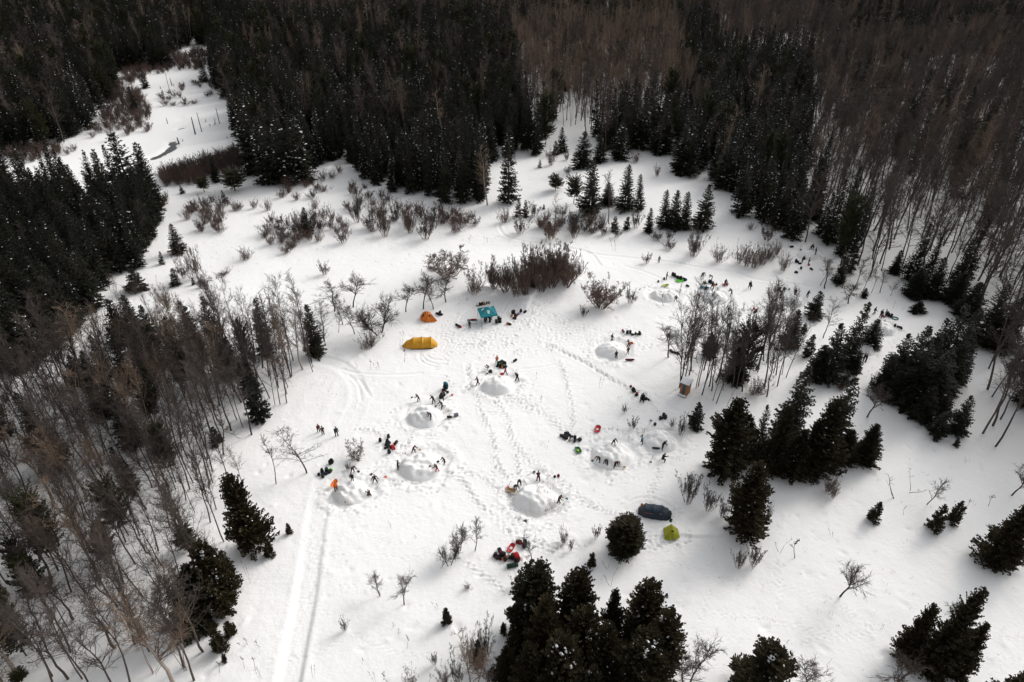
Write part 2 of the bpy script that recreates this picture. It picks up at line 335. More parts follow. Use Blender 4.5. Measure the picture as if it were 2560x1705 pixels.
# excavated ground around the snow mounds (region, cx, cy, half width in region px, height m, aspect, seed)
MOUNDS = [('c5', 735, 500, 275, 1.75, 0.92, 'large smooth snow mound ringed by a shovelled trench, with brown grass specks'),
          ('c4', 1650, 790, 310, 1.7, 0.9, 'broad rough snow mound with a digger in red trousers at its foot'),
          ('c4', 590, 1190, 260, 1.6, 0.95, 'snow mound beside the groomed trail, below the low bare bush'),
          ('c3', 640, 1120, 420, 1.7, 0.92, 'snow mound with a deep grey hollow beside the line of dark packs'),
          ('c2', 960, 1110, 440, 1.6, 0.9, 'snow mound below the packs topped by an orange and lime bundle'),
          ('c6', 1110, 760, 370, 1.6, 0.95, 'wide snow mound with one person on top and three diggers below'),
          ('c6', 2010, 520, 300, 1.5, 0.9, 'low snow mound with a lone sapling standing in its hollow'),
          ('c8', 540, 550, 290, 1.5, 0.9, 'snow mound with four people around it beside an orange disc'),
          ('d1', 330, 1170, 270, 1.5, 0.9, 'snow mound below the lime and yellow plastic sleds'),
          ('d1', 1400, 1210, 260, 1.6, 0.9, 'snow mound below the blue sled, behind the leafless stand'),
          ('d2', 1090, 300, 190, 1.5, 1.0, 'snow mound at the dark forest edge'),
          ('d2', 790, 1190, 220, 1.5, 0.95, 'snow mound beside the small dense spruce behind the leafless stand'),
          ('d3', 620, 600, 260, 1.4, 0.9, 'flat snow mound below the teal ring near the dark cluster'),
          ('d3', 330, 1010, 150, 1.5, 1.1, 'sunlit snow mound between two dark spruce clusters'),
          ('d4', 330, 470, 140, 1.3, 1.0, 'shaded snow mound among the slim leafless trunks')]
MND = []
for reg, cx, cy, hw, hh, asp, lab in MOUNDS:
    u, v = px(reg, cx, cy); x, y = at_z(u, v); x2, _ = at_z(*px(reg, cx + hw, cy)); r = (x2 - x) * 1.08
    hh = hh * 0.86; MND.append((x, y, r, hh, asp, lab))
    q = r * 2.2; i0, i1 = np.searchsorted(XS, [x - q, x + q]); j0, j1 = np.searchsorted(YS, [y - q, y + q]); sl = (slice(j0, j1), slice(i0, i1))
    d = np.hypot((GX[sl] - x) / r, (GY[sl] - y) / (r * asp)); an = np.arctan2(GY[sl] - y, GX[sl] - x)
    wob = 1.0 + 0.35 * vnoise(np.cos(an) * 2.2 + x, np.sin(an) * 2.2 + y, 31)
    ring = np.clip((1.38 * wob - d) / 0.22, 0, 1)
    Z[sl] += -0.17 * ring * ring * (3 - 2 * ring) + 0.07 * np.exp(-((d - 1.56 * wob) / 0.2) ** 2)
    Z[sl] += ring * 0.10 * vnoise(GX[sl] / 0.55, GY[sl] / 0.55, 33) + np.clip((1.9 * wob - d) / 0.3, 0, 1) * 0.12 * vnoise(GX[sl] / 0.8, GY[sl] / 0.8, 34)
    for _ in range(int(60 * r)):
        t = R.uniform(0, 6.283); rr = R.uniform(1.15, 2.0)
        stamp(x + r * rr * math.cos(t), y + r * asp * rr * math.sin(t), R.uniform(0.12, 0.24), R.uniform(-0.1, 0.16), 0.3, R.uniform(1, 1.8), R.uniform(0, 3.1))
WATER = []
for L, w in CREEK_LINES:
    sl, d, side = seg_dist(L, 6 * w)
    zb = float(np.mean(Z[sl])); WATER.append((L, w, zb))
    wn = w * (1 + 0.6 * vnoise(GX[sl] / 2.3, GY[sl] / 2.3, 41))
    Z[sl] = np.where(d < wn * 2.4, zb + 0.1, Z[sl]) - 1.0 * np.clip((wn * 1.25 - d) / 0.8, 0, 1)

def gz(x, y):
    i = min(max(int(np.searchsorted(XS, x)) - 1, 0), len(XS) - 2); j = min(max(int(np.searchsorted(YS, y)) - 1, 0), len(YS) - 2)
    fx = (x - XS[i]) / (XS[i + 1] - XS[i]); fy = (y - YS[j]) / (YS[j + 1] - YS[j])
    return float((Z[j, i] * (1 - fx) + Z[j, i + 1] * fx) * (1 - fy) + (Z[j + 1, i] * (1 - fx) + Z[j + 1, i + 1] * fx) * fy)
EXTRA = []   # (x, y, r, h, asp): mounds people may stand on
def mound_z(x, y):
    b = 0.0
    for X, Y, r, h, asp in EXTRA:
        d = math.hypot((x - X) / r, (y - Y) / (r * asp))
        if d < 1: b = max(b, h * (1 - d ** 2.4) ** 0.8)
    return b
def ground(u, v, on_mound=False):
    z = 0.0
    for _ in range(4):
        x, y = at_z(u, v, z); z = gz(x, y) + (mound_z(x, y) if on_mound else 0)
    return x, y, z
def G(reg, x, y, on=False): return Vector(ground(*px(reg, x, y), on))
def mpp(reg, x, y):
    """metres per region pixel at that ground point"""
    g = G(reg, x, y); return REG[reg][2] * project(*g)[2] / FPX
def height_of(base, vtop):
    x, y, z = base; dz = z - CAM_H; dep = y * cosP - dz * sinP; up = y * sinP + dz * cosP
    k = (CY - vtop) / FPX           # up' = k dep' ; up' = up + h cosP ; dep' = dep - h sinP
    return (k * dep - up) / (cosP + k * sinP)

ny, nx = Z.shape
me = bpy.data.meshes.new('snow_ground')
co = np.empty((ny * nx, 3), np.float32); co[:, 0] = GX.ravel(); co[:, 1] = GY.ravel(); co[:, 2] = Z.ravel()
idx = np.arange(ny * nx, dtype=np.int32).reshape(ny, nx)
fc = np.stack([idx[:-1, :-1], idx[:-1, 1:], idx[1:, 1:], idx[1:, :-1]], -1).reshape(-1, 4)
me.vertices.add(len(co)); me.vertices.foreach_set('co', co.ravel())
me.loops.add(fc.size); me.loops.foreach_set('vertex_index', fc.ravel())
me.polygons.add(len(fc)); me.polygons.foreach_set('loop_start', np.arange(0, fc.size, 4, dtype=np.int32)); me.polygons.foreach_set('loop_total', np.full(len(fc), 4, np.int32))
me.polygons.foreach_set('use_smooth', np.ones(len(fc), bool)); me.update(); me.validate()
gr = link('ground', me, None, M_SNOW); tag(gr, 'white snow covering the clearing, marsh and forest floor', kind='structure')
print('terrain', len(co), round(time.time() - T0, 1))

M_WATER = mat('creek_water', (0.012, 0.011, 0.011), 0.3, 0.3, 1.5, 0.25)
for k, (L, w, zb) in enumerate(WATER):
    m = MB(); n = len(L); vs = []
    for i, p in enumerate(L):
        t = L[min(i + 1, n - 1)] - L[max(i - 1, 0)]; t = t / (np.hypot(*t) + 1e-9); ww = w * 2.3
        vs += [(p[0] - t[1] * ww, p[1] + t[0] * ww, zb - 0.35), (p[0] + t[1] * ww, p[1] - t[0] * ww, zb - 0.35)]
    m.add(vs, [(2 * i, 2 * i + 1, 2 * i + 3, 2 * i + 2) for i in range(n - 1)])
    o = m.obj('creek', M_WATER); tag(o, 'dark open water of the creek in the snowy marsh', kind='structure')

# ---- snow mounds
def mound(x, y, r, h, asp, lab, seed):
    nu, nv = 64, 26; vs = []; fs = []
    zb = min(gz(x + r * 0.9 * math.cos(a), y + r * asp * 0.9 * math.sin(a)) for a in np.linspace(0, 6.28, 9)) - 0.12
    A = np.linspace(0, 2 * math.pi, nu, endpoint=False)
    D = np.linspace(0, 1, nv + 1)[1:]
    vs.append((0, 0, h + 0.12))
    Dm, Am = np.meshgrid(D, A, indexing='ij')
    rr = r * Dm * (1 + 0.2 * vnoise(np.cos(Am) * 1.7 + seed, np.sin(Am) * 1.7, 51))
    X = rr * np.cos(Am); Y = rr * asp * np.sin(Am); k = np.minimum(1, 4 * (1 - Dm))
    zz = h * np.maximum(0, 1 - Dm ** 2.5) ** 0.85 + k * (0.42 * vnoise(X / 0.55 + seed * 7, Y / 0.55, 52) + 0.50 * vnoise(X / 1.3 + seed * 3, Y / 1.3, 53)) + 0.12
    vs += list(zip(X.ravel().tolist(), Y.ravel().tolist(), zz.ravel().tolist()))
    fs += [(0, 1 + i, 1 + (i + 1) % nu) for i in range(nu)]
    for j in range(nv - 1):
        for i in range(nu):
            a = 1 + j * nu + i; b = 1 + j * nu + (i + 1) % nu; fs.append((a, a + nu, b + nu, b))
    m = MB().add(vs, fs); me = m.mesh('snow_mound', (M_PILE,), True)
    o = link('snow_mound', me); o.location = (x, y, zb); tag(o, lab, 'snow mound', 'snow mounds piled up for shelters')
    EXTRA.append((x, y, r, h + (zb + 0.12 - gz(x, y)) * 0 , asp))
for k, mm in enumerate(MND): mound(*mm, k)
print('mounds', round(time.time() - T0, 1))
# ------------------------------------------------------------------ tree prototypes (mesh data shared by all copies)
def quads_mesh(name, V, m, tri=False):
    V = np.asarray(V, np.float32); n = len(V); me = bpy.data.meshes.new(name); k = 4 if not tri else 3
    me.vertices.add(n); me.vertices.foreach_set('co', V.ravel()); me.loops.add(n); me.loops.foreach_set('vertex_index', np.arange(n, dtype=np.int32))
    me.polygons.add(n // k); me.polygons.foreach_set('loop_start', np.arange(0, n, k, dtype=np.int32)); me.polygons.foreach_set('loop_total', np.full(n // k, k, np.int32))
    me.update(); me.materials.append(m); return me
def leafs(P, D, S, W, rg, roll=0.5):
    """rhombic leaf sprays at points P pointing along D, length S, width W"""
    D = D / (np.linalg.norm(D, axis=1, keepdims=True) + 1e-9)
    up = np.array([0, 0, 1.0]) + rg.normal(0, roll, D.shape)
    s = np.cross(D, up); s /= (np.linalg.norm(s, axis=1, keepdims=True) + 1e-9)
    S = S[:, None]; W = W[:, None]
    return np.stack([P, P + D * S * 0.45 + s * W, P + D * S, P + D * S * 0.45 - s * W], 1).reshape(-1, 3)
def snow_blobs(name, pts, rg, size):
    m = MB()
    for i, p in enumerate(pts):
        r = size * (0.4 + 1.5 * rg.uniform() ** 2.2); a = rg.uniform(0, 3.14); n = 6; vs = []
        for k in range(n):
            t = a + 2 * math.pi * k / n; q = r * rg.uniform(0.6, 1.2); vs.append((p[0] + q * math.cos(t), p[1] + q * math.sin(t) * 0.7, p[2] - 0.06 * r))
        vs.append((p[0], p[1], p[2] + 0.32 * r)); vs.append((p[0], p[1], p[2] - 0.15 * r))
        m.add(vs, [(k, (k + 1) % n, n) for k in range(n)] + [((k + 1) % n, k, n + 1) for k in range(n)])
    return m.mesh(name, (M_CLUMP,), True)
H0 = 12.0
def conifer(seed, Rm=2.3, lev=34, nb=8, style='spruce', snow=0, bare=0.05, material=None, taper=0.8, wk=1.0):
    rg = np.random.default_rng(seed); P = []; D = []; S = []; W = []; tips = []
    lean = rg.normal(0, 0.1, 2)
    for L in range(lev):
        t = bare + (1 - bare) * (L + rg.uniform(-0.3, 0.3)) / lev; t = min(max(t, bare), 0.985); z = t * H0
        if style == 'pine': env = math.sin(math.pi * min(1, (1 - t) * 0.62 + 0.06)) ** 0.8
        elif style == 'round': env = math.sqrt(max(0.02, 1 - (2 * t - 0.75) ** 2 / 1.6))
        else: env = (1 - t) ** taper * (0.80 + 0.20 * min(1, (t - bare) * 8 + 0.3))
        n = max(4, int(nb * (0.55 + 0.6 * env)))
        for k in range(n):
            az = rg.uniform(0, 6.283); ln = (Rm * env * rg.uniform(0.66, 1.16) + 0.12) / (1 if style == 'spruce' else max(0.5, math.cos(math.radians(58 * t))))
            lump = float(vnoise(np.array([math.cos(az) * 1.5 + seed * 3.7 + t * 4]), np.array([math.sin(az) * 1.5 + t * 7]), 90 + seed)[0])
            ln *= 1 + (0.5 if style == 'spruce' else 0.8) * lump
            sl = math.radians({'spruce': -20 + 50 * t, 'cedar': 2 + 58 * t, 'pine': 2 + 40 * t, 'round': 5 + 70 * t}[style] + rg.normal(0, 8))
            d = np.array([math.cos(az) * math.cos(sl), math.sin(az) * math.cos(sl), math.sin(sl)])
            ns = max(3, int(ln / (0.23 * wk))); base = np.array([lean[0] * t, lean[1] * t, z])
            ss = np.linspace(0.22, 1.0, ns)
            pp = base + d * (ss * ln)[:, None]; pp[:, 2] += (0.13 * ln * ss ** 2.0) if style != 'cedar' else 0.1 * ln * ss ** 2
            for sg in (-1, 1):
                a2 = az + sg * rg.uniform(0.5, 1.0, ns)
                dd = np.stack([np.cos(a2), np.sin(a2), np.full(ns, math.sin(sl) * 0.8) + rg.normal(0.0 if style != 'cedar' else 0.35, 0.22, ns)], 1)
                P.append(pp + rg.normal(0, 0.03, pp.shape)); D.append(dd)
                S.append(np.clip(0.34 * ln * (1.15 - ss * 0.75), 0.2, 0.62) * wk * rg.uniform(0.7, 1.25, ns)); W.append(np.full(ns, 0.125 if style == 'spruce' else 0.12) * wk * rg.uniform(0.7, 1.4, ns))
            P.append(pp[-1:]); D.append(d[None]); S.append(np.array([0.28])); W.append(np.array([0.08]))
            tips.append((pp[int(ns * 0.75)], t, az))
    P.append(np.array([[lean[0], lean[1], H0 * 0.96]])); D.append(np.array([[0, 0, 1.0]])); S.append(np.array([0.55])); W.append(np.array([0.07]))
    V = leafs(np.concatenate(P), np.concatenate(D), np.concatenate(S), np.concatenate(W), rg)
    mt = material or {'spruce': M_SPRUCE, 'cedar': M_CEDAR, 'pine': M_PINE, 'round': M_CEDAR}[style]
    crown = quads_mesh('crown', V, mt)
    tr = MB().tube([(0, 0, -0.4), (lean[0] * .3, lean[1] * .3, H0 * 0.3), (lean[0], lean[1], H0 * 0.97)], [0.17, 0.12, 0.02], 6).mesh('trunk', (M_CBARK,))
    sn = None
    if snow:
        wt = np.array([max(0.02, float(vnoise(np.array([q[1] * 7 + seed]), np.array([math.cos(q[2]) * 1.6]), seed)[0]) + 0.28) ** 2 for q in tips])
        idx = rg.choice(len(tips), min(snow, len(tips)), replace=False, p=wt / wt.sum())
        sn = snow_blobs('snow_load', [tips[i][0] + np.array([0, 0, 0.08]) for i in idx if tips[i][1] < 0.93], rg, 0.17)
    return dict(trunk=tr, crown=crown, snow=sn, r=float(np.percentile(np.hypot(V[:, 0], V[:, 1]), 97.5)), h=float(V[:, 2].max()))

def cone3(V, a, b, r, r2=0.0):
    """three sided tapered stick appended as quads"""
    t = b - a; n = np.linalg.norm(t); t = t / (n + 1e-9)
    u = np.cross(t, [0.3, 0.5, 0.81] if abs(t[2]) < 0.75 else [1, 0, 0]); u /= (np.linalg.norm(u) + 1e-9); w = np.cross(t, u)
    c = [u, -0.5 * u + 0.866 * w, -0.5 * u - 0.866 * w]
    for i in range(3):
        p, q = c[i], c[(i + 1) % 3]
        V += [a + p * r, a + q * r, b + q * r2, b + p * r2]
def bare_tree(seed, h=11.0, r0=0.095, first=0.35, nb=22, up=50, ln=0.30, subs=6, twigs=5, stems=1, spread=0.0, mats=None, tw=1.0, wig=0.25, curve=0.35):
    rg = np.random.default_rng(seed); BV = []; TV = []; trunk = MB()
    def bend(d, amt):
        v = d + rg.normal(0, amt, 3); return v / np.linalg.norm(v)
    for sm in range(stems):
        az = 6.283 * sm / max(stems, 1) + rg.uniform(-0.6, 0.6); tilt = spread * (rg.uniform(0.35, 1.0) if stems < 6 else rg.uniform(0.05, 1.0) ** 0.7) if stems > 1 else spread * rg.uniform(0, 1)
        d = np.array([math.cos(az) * math.sin(tilt), math.sin(az) * math.sin(tilt), math.cos(tilt)])
        hh = h * (1 if stems == 1 else rg.uniform(0.65, 1.0)); p = np.array([0.12 * math.cos(az), 0.12 * math.sin(az), -0.3]) if stems > 1 else np.array([0, 0, -0.3])
        pts = [p]; ns = 8
        for i in range(ns):
            d = bend(d + np.array([0, 0, 0.06]), 0.06 + 0.10 * wig); p = p + d * hh / ns / max(0.5, math.cos(tilt * 0.7)); pts.append(p)
        rr0 = r0 * (1 if stems == 1 else rg.uniform(0.55, 1.0)); rad = [rr0 * (1 - 0.93 * (i / ns)) ** 0.9 for i in range(ns + 1)]
        trunk.tube([tuple(q) for q in pts], rad, 5, cap=False)
        for b in range(max(3, nb // max(1, int(stems ** 0.7)))):
            t = first + (1 - first) * rg.uniform(0, 1) ** 0.85; f = t * ns; i = min(int(f), ns - 1); q = pts[i] + (pts[i + 1] - pts[i]) * (f - i)
            a = rg.uniform(0, 6.283); el = math.radians(up + rg.normal(0, 10) + 12 * t)
            bd = np.array([math.cos(a) * math.cos(el), math.sin(a) * math.cos(el), math.sin(el)])
            bl = h * ln * (1.15 - 0.8 * t) * rg.uniform(0.6, 1.2); br = rad[i] * 0.45 + 0.008
            nk = 4; bp = [q]
            for k in range(nk):
                bd = bend(bd + np.array([0, 0, 0.10 * curve]), 0.17 * (0.5 + wig)); bp.append(bp[-1] + bd * bl / nk)
            for k in range(nk): cone3(BV, bp[k], bp[k + 1], br * (1 - 0.8 * k / nk), br * (1 - 0.8 * (k + 1) / nk))
            for s in range(subs):
                st = rg.uniform(0.2, 1.0); kf = st * nk; ki = min(int(kf), nk - 1); sp = bp[ki] + (bp[ki + 1] - bp[ki]) * (kf - ki)
                sd = bend((bp[ki + 1] - bp[ki]) / (bl / nk) + np.array([0, 0, 0.15 * curve]), 0.5); sl = bl * rg.uniform(0.28, 0.55)
                e = sp + sd * sl * 0.5; sd2 = bend(sd, 0.25); e2 = e + sd2 * sl * 0.5
                sr = max(0.012, br * 0.40) * tw
                cone3(BV, sp, e, sr, sr * 0.7); cone3(BV, e, e2, sr * 0.7, 0.004)
                for w_ in range(twigs):
                    k = rg.uniform(0.15, 1); tp = sp + (e2 - sp) * k; td = bend(sd2, 0.55); tl = sl * rg.uniform(0.25, 0.6)
                    cone3(TV, tp, tp + td * tl, 0.010 * tw, 0.004)
    mt = mats or (M_BARK, M_TWIG)
    tm = trunk.mesh('trunk', (mt[0],), True)
    cm = quads_mesh('crown', np.array(BV + TV), mt[1])
    zs = np.array([v[2] for v in trunk.v] + [v[2] for v in BV[::8]]); xs = np.array(BV)
    return dict(trunk=tm, crown=cm, snow=None, r=float(np.percentile(np.hypot(xs[:, 0], xs[:, 1]), 84 if stems > 5 else 90)), h=float(zs.max()))

PROTO = {}
PROTO['spruce'] = [conifer(1, 2.2, 42, 10, snow=0), conifer(2, 2.2, 44, 10, snow=42), conifer(3, 2.2, 42, 10, snow=85), conifer(4, 2.2, 42, 10, snow=16), conifer(5, 2.2, 34, 9, bare=0.12, snow=14), conifer(6, 2.4, 17, 9, wk=1.9)]
PROTO['cedar'] = [conifer(11, 2.6, 46, 18, 'cedar', snow=55, taper=0.62, bare=0.02), conifer(12, 2.6, 46, 18, 'cedar', snow=150, taper=0.55, bare=0.02), conifer(13, 2.6, 46, 18, 'cedar', snow=0, taper=0.7, bare=0.02), conifer(14, 2.6, 18, 11, 'cedar', taper=0.66, bare=0.02, wk=2.0)]
PROTO['pine'] = [conifer(21, 3.0, 26, 9, 'pine', snow=5, bare=0.22), conifer(22, 3.0, 24, 9, 'pine', snow=0, bare=0.3)]
PROTO['round'] = [conifer(31, 3.6, 50, 22, 'round', bare=0.02, snow=2)]
PROTO['bare'] = [bare_tree(41, nb=28), bare_tree(42, nb=30, up=56, ln=0.27, first=0.3), bare_tree(43, r0=0.085, nb=26, up=58, ln=0.25, first=0.35), bare_tree(44, nb=28, up=42, ln=0.32, first=0.25, wig=0.5), bare_tree(45, r0=0.08, nb=24, up=60, ln=0.22, first=0.45)]
PROTO['birch'] = [bare_tree(51, mats=(M_BIRCH, M_PALETWIG), nb=22, up=52, ln=0.26, first=0.35), bare_tree(52, mats=(M_BIRCH, M_PALETWIG), nb=20, up=46, ln=0.3, stems=2, spread=0.16, first=0.4)]
PROTO['apple'] = [bare_tree(61, h=4.2, r0=0.085, first=0.3, nb=24, up=36, ln=0.50, subs=8, twigs=7, wig=0.4, tw=0.75), bare_tree(62, h=4.2, r0=0.075, first=0.28, nb=24, up=44, ln=0.48, subs=8, twigs=7, wig=0.35, tw=0.75), bare_tree(63, h=4.0, r0=0.085, first=0.25, nb=30, up=30, ln=0.52, subs=8, twigs=7, stems=2, spread=0.6, wig=0.6, tw=0.75)]
PROTO['shrub'] = [bare_tree(71, h=3.0, r0=0.026, first=0.15, nb=70, up=60, ln=0.25, subs=5, twigs=6, stems=22, spread=0.95, tw=0.75, mats=(M_SHRUB, M_SHRUB)), bare_tree(72, h=3.0, r0=0.026, first=0.12, nb=80, up=56, ln=0.27, subs=5, twigs=6, stems=26, spread=1.15, tw=0.75, mats=(M_SHRUB, M_SHRUB)), bare_tree(73, h=3.0, r0=0.03, first=0.2, nb=60, up=62, ln=0.24, subs=5, twigs=6, stems=16, spread=0.75, tw=0.75, mats=(M_SHRUB, M_TWIG))]
PROTO['wide'] = [bare_tree(81, h=3.2, r0=0.06, first=0.2, nb=60, up=40, ln=0.34, subs=7, twigs=8, stems=9, spread=1.0, tw=0.75, mats=(M_SHRUB, M_SHRUB), wig=0.6), bare_tree(82, h=3.2, r0=0.045, first=0.15, nb=80, up=48, ln=0.30, subs=6, twigs=8, stems=22, spread=0.95, tw=0.75, mats=(M_SHRUB, M_SHRUB), wig=0.4)]
PROTO['sapling'] = [bare_tree(91, h=2.4, r0=0.022, first=0.25, nb=9, up=50, ln=0.28, subs=3, twigs=2, wig=0.7), bare_tree(92, h=2.4, r0=0.02, first=0.3, nb=7, up=55, ln=0.3, subs=2, twigs=2, stems=2, spread=0.3, wig=0.7)]
PROTO['deadwood'] = [bare_tree(95, h=3.0, r0=0.06, first=0.3, nb=6, up=30, ln=0.32, subs=2, twigs=0, wig=1.0, mats=(M_DEAD, M_DEAD)), bare_tree(96, h=3.0, r0=0.05, first=0.35, nb=5, up=45, ln=0.3, subs=2, twigs=0, stems=2, spread=0.5, wig=1.0, mats=(M_DEAD, M_DEAD))]
print('protos', {k: sum(len(p['crown'].polygons) for p in v) for k, v in PROTO.items()}, round(time.time() - T0, 1))
NAMES = {'spruce': ('spruce_tree', 'spruce'), 'cedar': ('cedar_tree', 'cedar'), 'pine': ('pine_tree', 'pine'), 'round': ('round_evergreen_bush', 'evergreen bush'), 'bare': ('leafless_tree', 'tree'), 'birch': ('pale_leafless_tree', 'tree'),
         'apple': ('spreading_leafless_tree', 'tree'), 'shrub': ('leafless_shrub', 'shrub'), 'wide': ('spreading_shrub', 'shrub'), 'sapling': ('leafless_sapling', 'sapling'), 'deadwood': ('dead_branching_stump', 'dead tree')}
PART = {'shrub': ('stems', 'twigs'), 'wide': ('stems', 'twigs')}
FIRST = {}
def plant(kind, loc, h, r=None, var=None, label=None, group=None, rz=None, lean=0.0):
    pr = PROTO[kind]; v = R.randrange(len(pr)) if var is None else var % len(pr); 
    if kind in ('cedar', 'spruce') and h < 5.2: v = len(pr) - 1
    p = pr[v]
    sz = h / p['h']; sr = sz * R.uniform(0.85, 1.15) if r is None else r / p['r']
    nm, cat = NAMES[kind]
    if r is None and kind in ('bare', 'birch'): sr = min(sr, 1.25 * sz)
    o = empty(nm, loc, R.uniform(0, 6.283) if rz is None else rz, (sr, sr, sz))
    o.rotation_euler[0] = R.gauss(0, 0.025) + lean; o.rotation_euler[1] = R.gauss(0, 0.025)
    tag(o, label, cat, group)
    a, b = ('trunk', 'crown')
    if kind in PART: a, b = 'stem_base', 'twig_crown'
    t = link(a, p['trunk'], o); c = link(b, p['crown'], o); s = None
    if p['snow'] is not None:
        s = link('snow_load', p['snow'], o); s['label'] = 'white snow caught on the branches'; s['kind'] = 'stuff'
    FIRST.setdefault((kind, v), (t, c, s))
    return o
def tree(kind, reg, x, y, top, w=None, label=None, group=None, var=None):
    g = G(reg, x, y); h = max(0.4, height_of(g, px(reg, x, top)[1])); r = None
    if w: r = 0.5 * w * mpp(reg, x, y)
    return plant(kind, g, h, r, var, label, group)
# ------------------------------------------------------------------ trees and shrubs that can be told apart
def many(kind, reg, rows, label, group=None, var=None):
    for q in rows: tree(kind, reg, *q[:3], w=(q[3] if len(q) > 3 else None), label=label, group=group, var=var)
# cedars and evergreens in the lower part
tree('cedar', 'I', 440, 525, 45, 290, 'tall broad cedar standing alone behind the dark blue tent', None, 0)
tree('cedar', 'I', 1315, 460, 330, 92, 'small conical cedar on open snow, with no other cedar beside it', None, 2)
many('cedar', 'I', [(1728, 520, 340, 112), (1862, 472, 322, 96)], 'one of two small conical cedars standing close together on open snow', 'pair of small cedars', 2)
tree('cedar', 'I', 2170, 770, 365, 285, 'tall leaning cedar alone on the open slope past the pair of small cedars', None, 2)
for q in [(1680, 1500, 890, 290), (1540, 1395, 1010, 210), (1850, 1520, 1160, 215)]:
    tree('cedar', 'I', *q, 'dark cedar in the tight trio on the open slope, bare bush behind', 'trio of cedars', 2)
tree('cedar', 'I', 530, 1690, 1310, 370, 'dark cedar with its foot hidden, below the rabbit tracks', None, 0)
tree('cedar', 'I', 2190, 1760, 1505, 350, 'dark cedar whose tip alone shows past the trio of cedars', None, 2)
for i, q in enumerate([(1330, 1200, 740, 330), (1620, 1270, 810, 290), (2060, 1330, 860, 320), (1390, 1480, 970, 330), (1860, 1350, 920, 170), (2160, 1510, 1080, 310), (1810, 1610, 1170, 260), (1500, 1700, 1240, 310), (1980, 1700, 1290, 320), (1290, 1640, 1280, 260), (2060, 1600, 1200, 300), (1640, 1480, 1050, 280), (1250, 1330, 990, 220)]):
    tree('cedar', 'H', *q, 'snow dotted cedar in the dense clump below the pack row', 'cedar clump below the gear heap', (1, 1, 0, 2, 0, 0, 0, 1, 0, 2, 1, 1, 0)[i])
tree('cedar', 'H', 1700, 1800, 1450, 190, 'small olive brown cedar at the foot of the dense cedar clump', None, 0)
tree('cedar', 'H', 1150, 1550, 1340, 190, 'low dark cedar beside the dense cedar clump', None, 2)
tree('cedar', 'H', 730, 1160, 1050, 76, 'little bushy cedar alone on snow near two bare apple trees', None, 0)
tree('cedar', 'H', 1120, 1232, 1150, 52, 'little dark cedar beside the dense cedar clump', None, 2)
tree('cedar', 'H', 1722, 766, 670, 66, 'little cedar between the round evergreen and the cedar clump', None, 0)
tree('spruce', 'H', 955, 1430, 1270, 105, 'small dark spruce tangled in bare shrubs', None, 0)
o = tree('round', 'H', 1950, 655, 440, 240, 'round bushy evergreen beside the dark blue tent')
many('cedar', 'G', [(1740, 640, 130, 260), (1530, 1060, 590, 270), (1390, 1110, 760, 220), (1580, 900, 720, 160)], 'cedar at the edge of the leafless wood along the trail', 'cedars along the trail wood', 0)
many('cedar', 'G', [(1850, 700, 600, 80), (1985, 545, 470, 48), (1520, 1340, 1180, 110), (1580, 1240, 1150, 90), (1540, 1425, 1370, 40), (1605, 1190, 1150, 25), (1440, 1200, 1130, 110)], 'small cedar bush between the leafless wood and the groomed trail', 'small cedars by the trail', 0)
many('pine', 'G', [(860, 600, 130, 200), (400, 800, 250, 240), (310, 1040, 690, 210), (750, 760, 560, 140), (150, 1560, 1480, 110), (1290, 640, 500, 150)], 'olive green pine among the leafless trees of the trail wood', 'pines in the trail wood')
# right hand evergreens
tree('spruce', 'F', 105, 1395, 1215, 122, 'small perfect spruce on open snow below the wooden outhouse', None, 3)
for i, q in enumerate([(300, 1690, 1185, 300), (510, 1600, 1240, 125), (720, 1470, 965, 230), (640, 1700, 1240, 230), (1000, 1560, 1040, 250), (930, 1700, 1190, 250), (1240, 1640, 1370, 200), (1110, 1640, 1410, 140), (860, 1700, 1340, 240), (410, 1640, 1300, 180), (760, 1720, 1400, 200)]):
    tree('spruce' if i in (2, 4, 1) else 'cedar', 'F', *q, 'tall dark evergreen in the big clump below the wooden outhouse', 'evergreen clump below the outhouse', (0, 3, 1, 2, 3, 0, 2, 0, 2, 0, 0)[i])
tree('spruce', 'F', 905, 638, 460, 132, 'dense spruce alone behind the leafless stand, person stooping beside it', None, 3)
for q in [(745, 840, 590, 150), (845, 745, 680, 60), (200, 900, 740, 120), (370, 1070, 850, 190)]: tree('spruce', 'F', *q, 'spruce among the slim leafless trunks behind the outhouse', 'spruces within the leafless stand', 0)
tree('pine', 'F', 420, 1060, 655, 210, 'tall pine with clear trunk among the leafless trees behind the outhouse', None, 0)
for q in [(1120, 1000, 530, 180), (1000, 1065, 680, 210), (870, 900, 750, 95), (920, 1060, 830, 180), (1190, 1010, 870, 105), (1125, 1110, 1000, 80)]:
    tree('spruce', 'F', *q, 'dark spruce in the group beside the sunlit snow mound', 'spruce group by the sunlit mound', R.choice((0, 3)))
tree('spruce', 'F', 1295, 845, 655, 145, 'bushy spruce alone below the group by the flat snow mound', None, 1)
for q in [(1740, 1060, 545, 230), (1840, 1090, 600, 190), (1660, 1090, 650, 190), (1450, 1080, 750, 190), (1380, 1150, 900, 170), (1560, 1230, 800, 250), (1700, 1260, 850, 250), (1800, 1160, 760, 200), (1440, 1215, 1000, 150), (1560, 1100, 700, 210), (1900, 1080, 780, 120), (1500, 1170, 860, 200), (1640, 1170, 760, 230)]:
    tree('spruce', 'F', *q, 'spruce packed into the massive clump beside the flat mound', 'massive spruce clump', R.choice((0, 0, 3)))
for q in [(1640, 1345, 1110, 180), (1745, 1450, 1290, 145), (1885, 1430, 1170, 150), (1520, 1280, 1180, 84), (1770, 1340, 1150, 170)]:
    tree('spruce', 'F', *q, 'spruce at the snowy foot of the massive spruce clump', 'spruces below the massive clump', 3)
